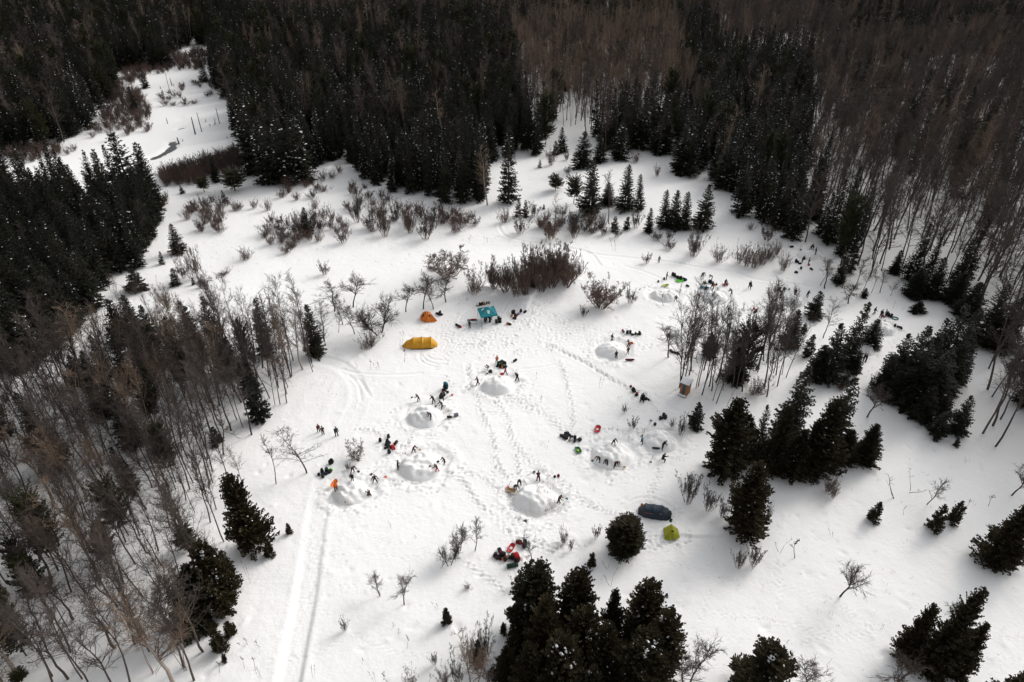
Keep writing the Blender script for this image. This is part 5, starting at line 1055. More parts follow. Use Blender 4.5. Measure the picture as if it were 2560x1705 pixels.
def tunnel(name, g, ang, hoops, mats, label, cat='tent', skirt=None, sag=0.05, pole_m=None, poles=None, flap=None):
    t = empty(name, g, ang); tag(t, label, cat); n = 12
    R_ = [[(x, y, z) for y, z in arch(w, h, n)] for x, w, h in hoops]
    for i in range(len(R_) - 1):
        rows = [R_[i]]; a, b = R_[i], R_[i + 1]
        for f in (0.25, 0.5, 0.75):
            k = 1 - sag * 4 * f * (1 - f)
            rows.append([(a[j][0] * (1 - f) + b[j][0] * f, (a[j][1] * (1 - f) + b[j][1] * f) * k, (a[j][2] * (1 - f) + b[j][2] * f) * k) for j in range(n + 1)])
        rows.append(b); vs = [p for r in rows for p in r]; w = n + 1
        fs = [(q * w + j, (q + 1) * w + j, (q + 1) * w + j + 1, q * w + j + 1) for q in range(4) for j in range(n)]
        MB().add(vs, fs).obj('fabric_panel', mats[i % len(mats)], t, True)
    for i in (0, len(R_) - 1):
        vs = [(hoops[i][0], 0, 0)] + R_[i]; fs = [(0, j + 1, j + 2) for j in range(n)]
        MB().add(vs, fs if i else [f[::-1] for f in fs]).obj('end_panel', mats[0], t)
    for i in (poles or range(1, len(R_) - 1)):
        MB().tube([(p[0], p[1] * 1.01, p[2] * 1.01 + 0.005) for p in R_[i]], [0.02] * (n + 1), 5).obj('hoop_seam', pole_m or mats[0], t, True)
    return t, R_
def guy(parent, a, b):
    MB().tube([a, b], [0.008, 0.008], 3).obj('guy_line', cm('orange'), parent); MB().tube([b, (b[0], b[1], b[2] + 0.12)], [0.02, 0.02], 4).obj('peg', cm('wood', 'wood'), parent)
def dirang(reg, a, b):
    p, q = G(reg, *a), G(reg, *b); return math.atan2(q.y - p.y, q.x - p.x)
# amber tunnel tent
s = mpp('c1', 330, 830)
ang = dirang('c1', (60, 812), (600, 800)); L = 590 * s
t, _r = tunnel('tunnel_tent', G('c1', 325, 812), ang, [(-0.5 * L, 0.12, 0.10), (-0.37 * L, 0.85, 0.95), (-0.17 * L, 1.12, 1.55), (0.08 * L, 1.15, 1.62), (0.145 * L, 1.1, 1.45), (0.32 * L, 1.12, 1.55), (0.42 * L, 0.8, 0.8), (0.485 * L, 0.45, 0.25)], [M_RIPY, M_RIPY, M_RIPY, M_RIPY2, M_RIPY, M_RIPY2, M_RIPY2], 'long amber yellow tunnel tent on trampled snow', pole_m=M_RIPY2, poles=[2, 3, 4, 5])
MB().box((0.04 * L, -1.19, 0.06), (L * 0.62, 0.05, 0.12)).obj('ground_skirt', cm('charcoal'), t)
guy(t, (0.06 * L, -1.1, 0.4), (0.05 * L, -2.2, 0.02)); guy(t, (-0.5 * L, 0, 0.1), (-0.58 * L, 0, 0.0)); guy(t, (0.48 * L, 0, 0.2), (0.57 * L, 0.2, 0.0))
# dark blue tunnel tent
s = mpp('c7', 760, 520); L = 800 * s; ang = dirang('c7', (330, 400), (1110, 520))
t, r_ = tunnel('tunnel_tent', G('c7', 745, 440), ang, [(-0.5 * L, 0.55, 0.35), (-0.30 * L, 0.95, 1.25), (-0.05 * L, 1.0, 1.3), (0.20 * L, 1.0, 1.35), (0.38 * L, 0.9, 1.0), (0.5 * L, 0.5, 0.45)], [M_BLUE2, M_BLUE, M_BLUE, M_BLUE, M_BLUE2], 'dark blue tunnel tent beside the round evergreen bush', pole_m=M_BLUE2)
dv = [(-0.28 * L, -1.05, 0.02), (-0.28 * L, -0.90, 0.92), (-0.02 * L, -0.94, 0.95)]
MB().tube(dv, [0.025] * 3, 5).obj('door_zip', M_ORZIP, t); MB().box((0.17 * L, -0.86, 1.08), (0.22, 0.08, 0.10)).obj('vent_flap', M_ORZIP, t)
for k, (x, y, a) in enumerate([(0.47 * L, 0.55, 0.3), (0.5 * L, -0.75, -0.4)]): MB().box((x, y, 0.15), (0.35, 0.6, 0.3), Matrix.Rotation(a, 3, 'Z'), taper=0.7).obj('vestibule_corner', cm('darkgreen'), t)
guy(t, (-0.5 * L, 0, 0.3), (-0.6 * L, 0.1, 0.0)); guy(t, (0.5 * L, 0, 0.4), (0.6 * L, -0.1, 0.0))
# lime dome tent
s = mpp('c7', 1160, 900); g = G('c7', 1160, 905); t = empty('dome_tent', g, dirang('c7', (1170, 740), (1215, 1020))); tag(t, 'small lime green ridge tent below the dark blue tent', 'tent')
rr = 205 * s; B = [(rr * math.cos(a) * k, rr * math.sin(a) * k, 0.0) for a, k in [(0.25, 1.05), (0.95, 1.12), (2.2, 1.1), (math.pi, 0.8), (-2.2, 1.1), (-0.95, 1.12), (-0.25, 1.05)]]
Rg = [(-0.55 * rr, 0, 0.95), (0, 0, 1.12), (0.55 * rr, 0, 0.85)]
for i, (f, mt) in enumerate([((B[0], B[1], Rg[2]), M_LIME2), ((B[1], Rg[1], Rg[2]), M_LIME2), ((B[1], B[2], Rg[1]), M_LIME2), ((B[2], Rg[0], Rg[1]), M_LIME2), ((B[2], B[3], Rg[0]), M_LIME), ((B[3], B[4], Rg[0]), M_LIME), ((B[4], Rg[1], Rg[0]), M_LIME), ((B[4], B[5], Rg[1]), M_LIME), ((B[5], Rg[2], Rg[1]), M_LIME), ((B[5], B[6], Rg[2]), M_LIME), ((B[6], B[0], Rg[2]), M_LIME2)]):
    c = [sum(p[k] for p in f) / 3 for k in range(3)]; fi = [tuple(q[k] * 0.985 + c[k] * 0.015 for k in range(3)) for q in f]
    inn = [tuple(q[k] * 0.96 for k in range(3)) for q in f]
    MB().add(list(f) + inn, [(0, 1, 2), (5, 4, 3), (0, 3, 4, 1), (1, 4, 5, 2), (2, 5, 3, 0)]).obj('fabric_panel', mt, t)
MB().tube([B[3], Rg[0], Rg[1], Rg[2], ((B[0][0] + B[6][0]) / 2, 0, 0)], [0.022] * 5, 5).obj('ridge_pole_sleeve', M_LIME2, t, True); MB().box((0.50 * rr, -0.05, 0.93), (0.2, 0.3, 0.05)).obj('vent_flap', cm('black'), t)
gear('duffel', G('c7', 1065, 1062), 'limeyellow', 'limeyellow', 'lime green bag lying in front of the lime ridge tent', None, dirang('c7', (1010, 1040), (1110, 1075)))
# orange geodesic dome
s = mpp('c1', 440, 390); g = G('c1', 440, 375); t = empty('dome_tent', g, dirang('c1', (440, 375), (560, 405))); tag(t, 'orange geodesic dome tent with black panels near the leafless row', 'tent')
rb = 115 * s; ns = 8; rings = [(1.0, 0.0), (0.93, 0.6), (0.6, 1.25), (0.22, 1.55)]
RV = [[(rb * k * math.cos(2 * math.pi * (i + 0.5 * (j % 2)) / ns), rb * k * math.sin(2 * math.pi * (i + 0.5 * (j % 2)) / ns) * 0.9, z) for i in range(ns)] for j, (k, z) in enumerate(rings)]
def panel(pts, mt, name='fabric_panel'):
    inn = [(p[0] * 0.97, p[1] * 0.97, p[2] * 0.975) for p in pts]; n = len(pts)
    MB().add(list(pts) + inn, [tuple(range(n)), tuple(range(2 * n - 1, n - 1, -1))] + [(i, n + i, n + (i + 1) % n, (i + 1) % n) for i in range(n)]).obj(name, mt, t)
for j in range(3):
    for i in range(ns):
        a, b = RV[j], RV[j + 1]; sft = 0 if j % 2 == 0 else 1
        panel([a[i], a[(i + 1) % ns], b[i if not sft else (i + 1) % ns]], M_ORG)
        if not sft: panel([a[(i + 1) % ns], b[(i + 1) % ns], b[i]], M_BLKT if (j == 2 and i % 2) else M_ORG)
        else: panel([a[i], b[(i + 1) % ns], b[i]], M_BLKT if i % 2 else M_ORG)
panel(RV[3], M_ORG, 'roof_panel')
for i in range(0, ns, 2):
    MB().tube([RV[0][i], RV[1][i], RV[2][(i + 1) % ns], RV[3][(i + 1) % ns]], [0.03] * 4, 5).obj('pole_sleeve', M_BLKT, t, True)
V0 = [(rb * 0.75, -0.75, 0), (rb * 0.8, 0.7, 0), (rb * 1.5, 0.35, 0), (rb * 1.5, -0.35, 0), (rb * 0.75, 0, 1.15), (rb * 1.35, 0, 0.45)]
for f in [(0, 3, 5, 4), (1, 4, 5, 2), (2, 5, 3)]: panel([V0[k] for k in f], M_ORG, 'vestibule_panel')
MB().tube([V0[4], V0[5], (rb * 1.55, 0, 0)], [0.035] * 3, 5).obj('vestibule_pole', M_BLKT, t)
# teal canopy
s = mpp('c1', 1430, 430); cen = G('c1', 1432, 405); t = empty('canopy_shelter', cen, math.radians(14)); tag(t, 'teal pop-up canopy with white emblems over people and a table', 'canopy')
hw, he, hp = 1.55, 2.05, 2.95
cor = [(-hw, -hw, he), (hw, -hw, he), (hw, hw, he), (-hw, hw, he)]; pk = (0, 0, hp)
for i in range(4):
    a, b = cor[i], cor[(i + 1) % 4]; nv = 6; vs = []
    for j in range(nv + 1):
        f = j / nv; w = 1 - f; 
        for q in range(7):
            k = q / 6; p = [a[m_] * (1 - k) + b[m_] * k for m_ in range(3)]; p = [p[m_] * w + pk[m_] * f for m_ in range(3)]; p[2] -= 0.16 * 4 * f * w * 0.5; vs.append(tuple(p))
    MB().add(vs, [(j * 7 + q, j * 7 + q + 1, (j + 1) * 7 + q + 1, (j + 1) * 7 + q) for j in range(nv) for q in range(6)]).obj('roof_panel', M_TEAL, t, True)
    d = Vector(b) - Vector(a); nrm = Vector((d.y, -d.x, 0)).normalized() * 0.012
    vs = [Vector(a) + nrm, Vector(b) + nrm, Vector(b) + nrm - Vector((0, 0, 0.26)), Vector(a) + nrm - Vector((0, 0, 0.26))]; vs += [v - nrm * 1.5 for v in vs]
    MB().add([tuple(v) for v in vs], [(3, 2, 1, 0), (4, 5, 6, 7), (2, 3, 7, 6)]).obj('valance', M_TEAL, t)
    leg = MB(); leg.tube([(a[0] * 0.98, a[1] * 0.98, -0.1), (a[0] * 0.98, a[1] * 0.98, he)], [0.03, 0.03], 4); leg.obj('leg', cm('grey', 'metal'), t)
    MB().tube([(a[0] * .97, a[1] * .97, he - 0.06), (0, 0, hp - 0.15)], [0.018, 0.018], 4).obj('roof_truss', cm('grey', 'metal'), t)
def roof_pt(u, v, lift=0.03):           # u along x, v along y inside the square; height of the sagging roof
    f = 1 - max(abs(u), abs(v)) / hw; w = 1 - f
    return (u, v, he * w + hp * f - 0.32 * f * w + lift)
def emblem(name, outline, c):
    vs = [roof_pt(c[0] + x, c[1] + y) for x, y in outline]; n = len(vs)
    ctr = roof_pt(c[0] + sum(p[0] for p in outline) / n, c[1] + sum(p[1] for p in outline) / n)
    MB().add(vs + [ctr], [(i, (i + 1) % n, n) for i in range(n)]).obj(name, M_MARK, t)
sh = [(-0.22, 0.30), (0.22, 0.30), (0.25, 0.0), (0.14, -0.24), (0, -0.34), (-0.14, -0.24), (-0.25, 0.0)]
for i in range(0, 7):       # shield outline as a ring plus a diagonal bar
    a, b = sh[i], sh[(i + 1) % 7]; emblem('emblem', [a, b, (b[0] * 0.74, b[1] * 0.74), (a[0] * 0.74, a[1] * 0.74)], (0.02, -0.86))
emblem('emblem', [(-0.16, -0.12), (-0.06, -0.2), (0.17, 0.14), (0.08, 0.22)], (0.02, -0.86))
for cx_, cy_, w_, h_, sk in [(-0.82, 0.2, 0.26, 0.11, 0.05), (-0.78, 0.36, 0.16, 0.06, 0.0), (0.55, 0.62, 0.1, 0.3, 0.05), (0.70, 0.66, 0.05, 0.24, 0.03)]:
    emblem('emblem', [(-w_, -h_), (w_, -h_ + sk), (w_, h_), (-w_, h_ - sk)], (cx_, cy_))
# folding tables
def table(loc, ang, label, w=1.8, d=0.75, h=0.75):
    t = empty('folding_table', loc, ang); tag(t, label, 'table'); MB().box((0, 0, h), (w, d, 0.04)).obj('table_top', cm('grey', 'plastic'), t)
    for sx in (-1, 1):
        for sy in (-1, 1): MB().tube([(sx * w * 0.44, sy * d * 0.4, -0.1), (sx * w * 0.42, sy * d * 0.4, h)], [0.02, 0.02], 4).obj('leg', cm('maroon', 'metal'), t)
    return t
tt = G('c1', 1180, 450); table(tt, math.radians(4), 'grey folding table loaded with red bags beside the canopy')
for dx, c in ((0.05, 'red'), (0.45, 'red')): gear('duffel', tt + Vector((dx, 0.0, 0.77)), c, c, 'red bag lying on the folding table beside the canopy', 'red bags on the table', 0.1, 0.62)
table(cen + Vector((0.1, 0.2, 0)), math.radians(14), 'folding table under the teal canopy among dark clad people', 1.6)
# outhouse
o = G('d4', 458, 1395); W1, D1, H1 = 1.2, 1.35, 2.25; t = empty('outhouse', o, math.radians(-36)); tag(t, 'small plank outhouse with glazed door and snow covered roof', 'outhouse')
M_PLANK = mat('orange_brown_planks', (0.42, 0.20, 0.085), 0.75, 0.35, 5, 0.3, rnd=0.5, col2=(0.26, 0.115, 0.045)); x0 = -W1
pm = {}
def plank(x, y, z, dx, dy, dz, name='plank'):
    k = (round(dx, 3), round(dy, 3), round(dz, 3))
    if k not in pm: pm[k] = MB().box((0, 0, 0), k).mesh('plank', (M_PLANK,))
    q = link(name, pm[k], t); q.location = (x, y, z)
MB().box((x0 / 2, D1 / 2, H1 / 2 - 0.08), (W1 - 0.09, D1 - 0.09, H1 - 0.12)).obj('inner_shell', cm('brown', 'wood'), t)
nb_ = 10; pw = D1 / nb_
for i in range(nb_):
    for xx in (0, x0): plank(xx, pw * (i + 0.5), H1 / 2 - 0.02, 0.04, pw - 0.012, H1 - 0.04)
for i in range(9):
    ww = W1 / 9; plank(x0 + ww * (i + 0.5), D1, H1 / 2 - 0.02, ww - 0.012, 0.04, H1 - 0.04)
for xx in (x0 + 0.1, x0 + 0.22, -0.1, -0.22): plank(xx, 0, H1 / 2 - 0.02, 0.108, 0.04, H1 - 0.04)
for i in range(5): plank(x0 + 0.34 + 0.13 * i, 0, H1 - 0.15, 0.118, 0.04, 0.26)
dr = MB(); cxd = x0 / 2
for sx in (-1, 1): dr.box((cxd + sx * 0.27, -0.04, 1.0), (0.07, 0.06, 1.95))
dr.box((cxd, -0.04, 1.94), (0.47, 0.06, 0.07)); dr.box((cxd, -0.04, 0.07), (0.47, 0.06, 0.14)); dd = dr.obj('door', cm('grey', 'plastic'), t)
MB().box((cxd, -0.03, 1.02), (0.46, 0.02, 1.76)).obj('pane', mat('dark_door_glass', (0.05, 0.055, 0.06), 0.15, spec=0.5), dd); MB().tube([(cxd + 0.24, -0.085, 0.95), (cxd + 0.24, -0.085, 1.1)], [0.018] * 2, 5).obj('handle', cm('black', 'metal'), dd)
MB().box((cxd, D1 / 2, H1 + 0.06), (W1 + 0.4, D1 + 0.4, 0.08), Matrix.Rotation(0.12, 3, 'X')).obj('roof', cm('brown', 'wood'), t)
rs = MB(); nu = 8
vs = []
for j in range(nu + 1):
    for i in range(nu + 1):
        u_, v_ = i / nu - 0.5, j / nu - 0.5; e = min(1, 6 * (0.5 - max(abs(u_), abs(v_)))) ** 0.5 if max(abs(u_), abs(v_)) < 0.5 else 0
        vs.append((cxd + u_ * (W1 + 0.36), D1 / 2 + v_ * (D1 + 0.36), H1 + 0.105 + v_ * (D1 + 0.36) * math.sin(0.12) + 0.15 * e + 0.03 * R.random()))
rs.add(vs, [(j * (nu + 1) + i, j * (nu + 1) + i + 1, (j + 1) * (nu + 1) + i + 1, (j + 1) * (nu + 1) + i) for j in range(nu) for i in range(nu)]); rs.obj('roof_snow', M_CLUMP, t, True)
MB().box((cxd, -0.32, 0.05), (W1 + 0.1, 0.55, 0.14)).obj('door_step', cm('grey', 'wood'), t); MB().box((cxd, -0.32, 0.15), (W1, 0.5, 0.06)).obj('step_snow', M_CLUMP, t)
# wooden freight toboggan with bundles
g = G('c1', 1320, 150); a = dirang('c1', (1265, 165), (1375, 140)); t = empty('wooden_toboggan', g, a); tag(t, 'wooden toboggan loaded with bundles behind the canopy', 'toboggan')
for i in range(5): MB().box((0, -0.24 + 0.12 * i, 0.08), (1.9, 0.11, 0.03)).obj('slat', cm('wood', 'wood'), t)
for xx in (-0.7, 0, 0.7): MB().box((xx, 0, 0.12), (0.08, 0.6, 0.04)).obj('crossbar', cm('brown', 'wood'), t)
MB().tube([(0.95, 0, 0.08), (1.15, 0, 0.15), (1.2, 0, 0.32), (1.08, 0, 0.42)], [0.05] * 4, 4).obj('curled_front', cm('wood', 'wood'), t)
ca, sa = math.cos(a), math.sin(a)
for dx, c, k in [(-0.65, 'white', 'stuff_sack'), (-0.2, 'black', 'stuff_sack'), (0.25, 'charcoal', 'stuff_sack'), (0.65, 'tan', 'stuff_sack')]:
    gear(k, g + Vector((ca * dx, sa * dx, 0.13)), c, c, f'{c} bundle riding on the wooden toboggan', 'bundles on the toboggan', None, 1.1)

# ------------------------------------------------------------------ gear lying about
heap('behind the teal canopy, side by side', 'c1', [(1418, 125, 'u', 'brown', 'grey'), (1453, 122, 'u', 'brown', 'grey')])
heap('beside the orange dome tent', 'c1', [(615, 300, 'd', 'black'), (645, 295, 'b', 'black'), (695, 300, 'b', 'black', 'charcoal')])
heap('on the snow left of the folding table with red bags', 'c1', [(935, 490, 'd', 'black'), (965, 505, 'd', 'charcoal'), (990, 515, 's', 'red')])
heap('just beside the canopy legs', 'c1', [(1582, 435, 'b', 'charcoal'), (1615, 425, 's', 'yellow'), (1638, 432, 'b', 'black'), (1612, 385, 'b', 'black', 'navy'), (1645, 385, 's', 'navy')])
heap('lying alone right of the canopy', 'c1', [(1752, 460, 's', 'orange', 'tan'), (1785, 468, 'd', 'brown')])
heap('in the mixed heap past the canopy', 'c1', [(1845, 300, 'b', 'black', 'charcoal'), (1860, 285, 'b', 'charcoal'), (1975, 260, 'b', 'black', 'maroon'), (2025, 280, 'b', 'black', 'maroon'), (1955, 290, 's', 'darkred'), (1920, 315, 's', 'teal'), (1905, 330, 's', 'red'), (1870, 375, 'd', 'maroon'), (1885, 350, 'b', 'maroon'), (1825, 335, 's', 'tan'), (1945, 300, 's', 'lightblue')])
heap('in the heap above the bundle mound', 'c2', [(960, 570, 'b', 'black'), (1000, 545, 'b', 'navy'), (1040, 555, 'b', 'black', 'maroon'), (1090, 570, 'b', 'black', 'charcoal'), (1150, 585, 'b', 'navy', 'black'), (940, 620, 'd', 'black'), (1000, 610, 's', 'olive', 'lime'), (1020, 660, 'b', 'black'), (1070, 680, 's', 'orange', 'yellow'), (1120, 670, 'b', 'charcoal', 'grey'), (1100, 620, 'b', 'darkgreen'), (1050, 620, 'b', 'olive')])
heap('alone on snow beside the bundle mound', 'c2', [(1430, 480, 'd', 'navy')])
heap('below the seated person by the bundle mound', 'c2', [(700, 805, 'b', 'charcoal', 'black'), (765, 810, 's', 'brown')])
heap('in the line of packs beside the hollow mound', 'c3', [(1190, 525, 'b', 'black', 'darkred'), (1150, 570, 's', 'orange'), (1175, 580, 's', 'white'), (1110, 610, 'b', 'navy'), (1150, 620, 'b', 'darkteal'), (1085, 650, 'b', 'black'), (1060, 690, 'b', 'charcoal'), (1120, 660, 'd', 'darkteal'), (1205, 550, 'd', 'charcoal')])
gear('backpack', G('c3', 1200, 435), 'darkteal', 'teal', 'teal topped dark pack standing alone above the line of packs', None, 1.0, 1.6)
heap('alone beyond the hollow mound', 'c3', [(1295, 1195, 'd', 'brown')])
gear('crate', G('c3', 1470, 1150), 'grey', 'grey', 'grey crate with dark end beyond the hollow mound', None, 0.3, 1.0)
heap('in the heap near the low spreading bush', 'c4', [(1030, 445, 'b', 'black', 'maroon'), (1155, 385, 'b', 'charcoal'), (1140, 455, 'b', 'black'), (1180, 480, 'b', 'charcoal', 'black'), (1110, 515, 'b', 'black', 'navy'), (1150, 530, 'd', 'charcoal'), (1190, 545, 'b', 'maroon', 'red'), (1220, 520, 's', 'red', 'orange'), (1215, 565, 's', 'salmon', 'red'), (1265, 475, 'd', 'maroon'), (1105, 555, 's', 'brown'), (1165, 620, 'b', 'darkteal', 'black'), (1240, 560, 's', 'red')])
heap('on the groomed trail', 'c4', [(155, 905, 'b', 'black'), (225, 900, 'b', 'black', 'darkgreen'), (190, 945, 'd', 'navy'), (245, 930, 'b', 'charcoal', 'lime'), (105, 955, 's', 'black'), (165, 970, 'd', 'charcoal'), (280, 790, 'b', 'black'), (300, 770, 'b', 'black')])
heap('in the pack row by the red sled', 'd6', [(240, 945, 'b', 'black', 'charcoal'), (345, 900, 'b', 'darkred'), (420, 880, 'b', 'pink', 'darkred'), (430, 830, 'b', 'charcoal'), (350, 975, 'd', 'black'), (440, 990, 'd', 'black'), (510, 960, 'b', 'charcoal', 'black'), (550, 1065, 'b', 'charcoal', 'navy'), (640, 960, 'b', 'black', 'orange'), (625, 990, 's', 'tan', 'orange'), (720, 990, 'd', 'charcoal', 'darkteal'), (800, 1000, 'b', 'black'), (840, 990, 'b', 'charcoal', 'black'), (480, 935, 'b', 'black')])
gear('backpack', G('d6', 930, 1085), 'maroon', 'red', 'big dark red pack at the end of the pack row', None, 0.5, 1.7)
heap('in the small ring of packs by the apple tree', 'd6', [(1050, 520, 's', 'red', 'darkred'), (1120, 480, 'b', 'maroon', 'darkred'), (1205, 520, 'b', 'charcoal', 'black'), (1180, 545, 's', 'yellow'), (1175, 610, 'b', 'charcoal'), (1220, 600, 's', 'charcoal')])
gear('roll', G('d6', 800, 1270), 'darkgreen', 'darkgreen', 'dark green rolled mat lying below the pack row', None, 0.25, 2.2)
heap('in the dark heap above the green sled', 'c6', [(320, 400, 'b', 'black'), (300, 440, 'b', 'charcoal'), (350, 430, 'b', 'black', 'charcoal'), (280, 480, 'b', 'navy'), (330, 490, 'b', 'charcoal', 'grey'), (240, 495, 'd', 'black'), (420, 500, 'b', 'black'), (425, 535, 'd', 'charcoal'), (470, 500, 'b', 'black', 'navy'), (510, 520, 'd', 'maroon'), (195, 455, 'd', 'brown'), (360, 520, 's', 'white'), (320, 530, 's', 'tan')])
heap('alone on the snow near the large ringed mound', 'c5', [(1025, 215, 's', 'darkred', 'red'), (977, 232, 's', 'black'), (590, 805, 's', 'charcoal')])
heap('in the small heap above the sapling mound', 'c6', [(2050, 90, 'b', 'black', 'charcoal'), (2030, 120, 'd', 'maroon', 'red'), (1990, 125, 'd', 'charcoal'), (2080, 125, 'b', 'charcoal')])
heap('around the low mound with the sapling', 'c6', [(1893, 240, 's', 'charcoal')])
heap('in the row of packs above the orange disc', 'c8', [(720, 205, 's', 'red'), (740, 235, 's', 'grey'), (805, 250, 'b', 'black'), (865, 255, 'b', 'charcoal', 'black'), (925, 265, 'b', 'black'), (960, 270, 's', 'olive'), (1000, 275, 's', 'olive', 'lime'), (1045, 275, 'b', 'black')])
heap('in the diagonal line of gear on the footpath', 'c8', [(870, 1270, 's', 'darkred', 'red'), (915, 1330, 'b', 'black'), (950, 1355, 'b', 'charcoal', 'black'), (1005, 1390, 'b', 'black', 'maroon'), (990, 1375, 's', 'red', 'white'), (1060, 1480, 'b', 'darkteal', 'black'), (1110, 1495, 'b', 'black'), (1205, 1495, 'd', 'darkteal', 'black'), (1185, 1480, 'b', 'black')])
heap('in the long dark heap behind the lime sled', 'd1', [(520, 750, 'b', 'black', 'maroon'), (560, 770, 'b', 'black'), (590, 785, 'd', 'charcoal'), (620, 810, 'b', 'black', 'charcoal'), (660, 820, 'b', 'charcoal'), (740, 840, 'b', 'black', 'brown'), (770, 860, 'b', 'navy', 'black'), (800, 850, 's', 'blue'), (340, 820, 'd', 'maroon', 'darkred'), (215, 885, 's', 'brown'), (690, 830, 'b', 'black')])
heap('dark and lying by itself past the lime sled', 'd1', [(830, 975, 'd', 'black', 'brown')])
heap('in the heap above the blue sled', 'd1', [(1225, 925, 'b', 'olive', 'black'), (1290, 905, 'b', 'black', 'navy'), (1330, 910, 'b', 'navy'), (1370, 905, 's', 'blue'), (1435, 950, 's', 'charcoal', 'navy'), (1395, 955, 's', 'orange')])
heap('beside the sheltered snow mound', 'd2', [(900, 440, 'd', 'black'), (940, 470, 'd', 'black'), (960, 560, 'd', 'charcoal', 'black'), (840, 650, 'b', 'darkteal', 'darkgreen'), (1160, 580, 'd', 'maroon'), (1030, 360, 's', 'black'), (775, 145, 'd', 'black'), (955, 205, 's', 'charcoal'), (1112, 500, 's', 'red'), (870, 440, 'b', 'black'), (880, 650, 's', 'charcoal')])
heap('above the mound by the dense spruce', 'd2', [(500, 1000, 'b', 'black'), (525, 970, 'b', 'charcoal', 'darkgreen'), (575, 1000, 'b', 'black', 'maroon'), (620, 990, 'b', 'black'), (725, 975, 's', 'lightblue', 'white')])
heap('beside the flat snow mound', 'd3', [(315, 180, 's', 'green', 'red'), (380, 155, 'b', 'black'), (420, 170, 'd', 'black'), (395, 205, 's', 'tan'), (750, 380, 'b', 'black'), (790, 400, 'b', 'charcoal', 'darkred'), (730, 360, 'b', 'charcoal'), (650, 385, 's', 'red'), (875, 560, 'd', 'black'), (945, 590, 'd', 'charcoal', 'black'), (990, 605, 'd', 'maroon', 'red')])
heap('among the slim trunks of the leafless stand', 'd4', [(280, 740, 'd', 'brown'), (230, 720, 'd', 'brown'), (330, 750, 'd', 'brown'), (1790, 660, 'b', 'black', 'charcoal'), (1850, 690, 'b', 'charcoal', 'navy'), (1900, 690, 'd', 'navy'), (1780, 610, 'b', 'black'), (1480, 135, 'b', 'maroon', 'brown'), (1500, 120, 'b', 'brown'), (1475, 80, 's', 'red'), (1160, 430, 's', 'blue')])
# sleds, discs, rings
sled('d6', 755, 710, dirang('d6', (700, 800), (810, 610)), 'red', 'red plastic sled with a white pad beside the pack row', 1.4, 0.65, 'white')
sled('c6', 838, 330, dirang('c6', (825, 370), (850, 285)), 'red', 'red plastic sled with a white pad above the wide mound', 1.55, 0.8, 'white')
sled('c6', 480, 715, dirang('c6', (500, 750), (460, 680)), 'green', 'green plastic sled with a pale pad below the dark heap', 1.2, 0.8, 'limeyellow')
sled('c8', 850, 757, dirang('c8', (800, 760), (905, 750)), 'darkred', 'long dark red sled lying below the person in brown', 1.5, 0.5)
sled('d1', 665, 865, dirang('d1', (615, 880), (715, 855)), 'lime', 'bright lime plastic sled beside the long dark heap', 1.6, 0.9)
sled('d1', 355, 965, dirang('d1', (305, 975), (405, 955)), 'limeyellow', 'yellow green plastic sled above the far snow mound', 1.5, 0.6)
sled('d1', 1190, 1025, dirang('d1', (1130, 1015), (1245, 1040)), 'blue', 'blue plastic sled behind a person in black', 1.7, 0.8)
sled('d1', 1620, 945, 0.2, 'red', 'red sled under the seated person past the blue sled', 1.3, 0.6)
sled('c4', 330, 1120, 1.2, 'orange', 'orange plastic sled held upright beside the trailside mound', 1.3, 0.6, None, 1.0)
sled('c6', 1900, 742, -0.1, 'darkteal', 'narrow teal sled lying below the low mound with the sapling', 1.1, 0.4)
sled('c2', 1062, 900, 0.3, 'red', 'small red saucer sled lying on the bundle mound', 0.7, 0.5)
sled('c5', 405, 425, -0.2, 'tan', 'tan sled beside the large ringed mound', 1.3, 0.6)
sled('c8', 870, 440, 0.3, 'orange', 'orange saucer sled beside the person with a raised arm', 0.8, 0.6, None, 0.9)
tube_ring('d3', 877, 425, 0.5, 'teal', 'teal inflatable ring on snow beside the dark packs')
# loose shovels
def loose(reg, a, b, col, label, wood='charcoal'):
    p, q = G(reg, *a, True), G(reg, *b, True); v = (q - p); v = v.normalized() * 1.35; shovel(p + Vector((0, 0, 0.12)), p + v + Vector((0, 0, 0.06)), col, label, wood, 'loose shovels')
loose('c5', (620, 205), (700, 165), 'charcoal', 'grey shovel stuck in the snow above the large ringed mound'); loose('c5', (400, 285), (378, 335), 'red', 'red shovel lying beside the bent digger at the ringed mound'); loose('c5', (640, 785), (590, 800), 'grey', 'small shovel lying below the large ringed mound')
loose('c5', (570, 265), (597, 310), 'black', 'dark shovel on the top edge of the large ringed mound'); loose('c4', (985, 868), (910, 935), 'navy', 'blue bladed shovel with wooden shaft above the trailside mound', 'wood'); loose('c4', (985, 1010), (1010, 1005), 'orange', 'orange bladed shovel beside the person with arms out', 'wood')
loose('c3', (1210, 680), (1280, 650), 'red', 'red bladed shovel beside the line of packs'); loose('c2', (1390, 755), (1420, 800), 'charcoal', 'shovel thrown up beside the striding person'); loose('c2', (510, 765), (590, 810), 'grey', 'grey shovel lying below the seated person')
loose('c6', (1845, 835), (1820, 910), 'grey', 'thin shovel left of the crouching person below the low mound', 'wood'); loose('c6', (1790, 235), (1825, 155), 'charcoal', 'dark shovel standing above the low mound'); loose('d3', (690, 455), (660, 515), 'charcoal', 'shovel stuck in the flat snow mound')
loose('c6', (1185, 990), (1220, 1045), 'tan', 'wooden shovel beside the third digger of the wide mound', 'wood'); loose('c3', (1180, 890), (1215, 950), 'tan', 'wooden shovel lying beside the hollow mound', 'wood')

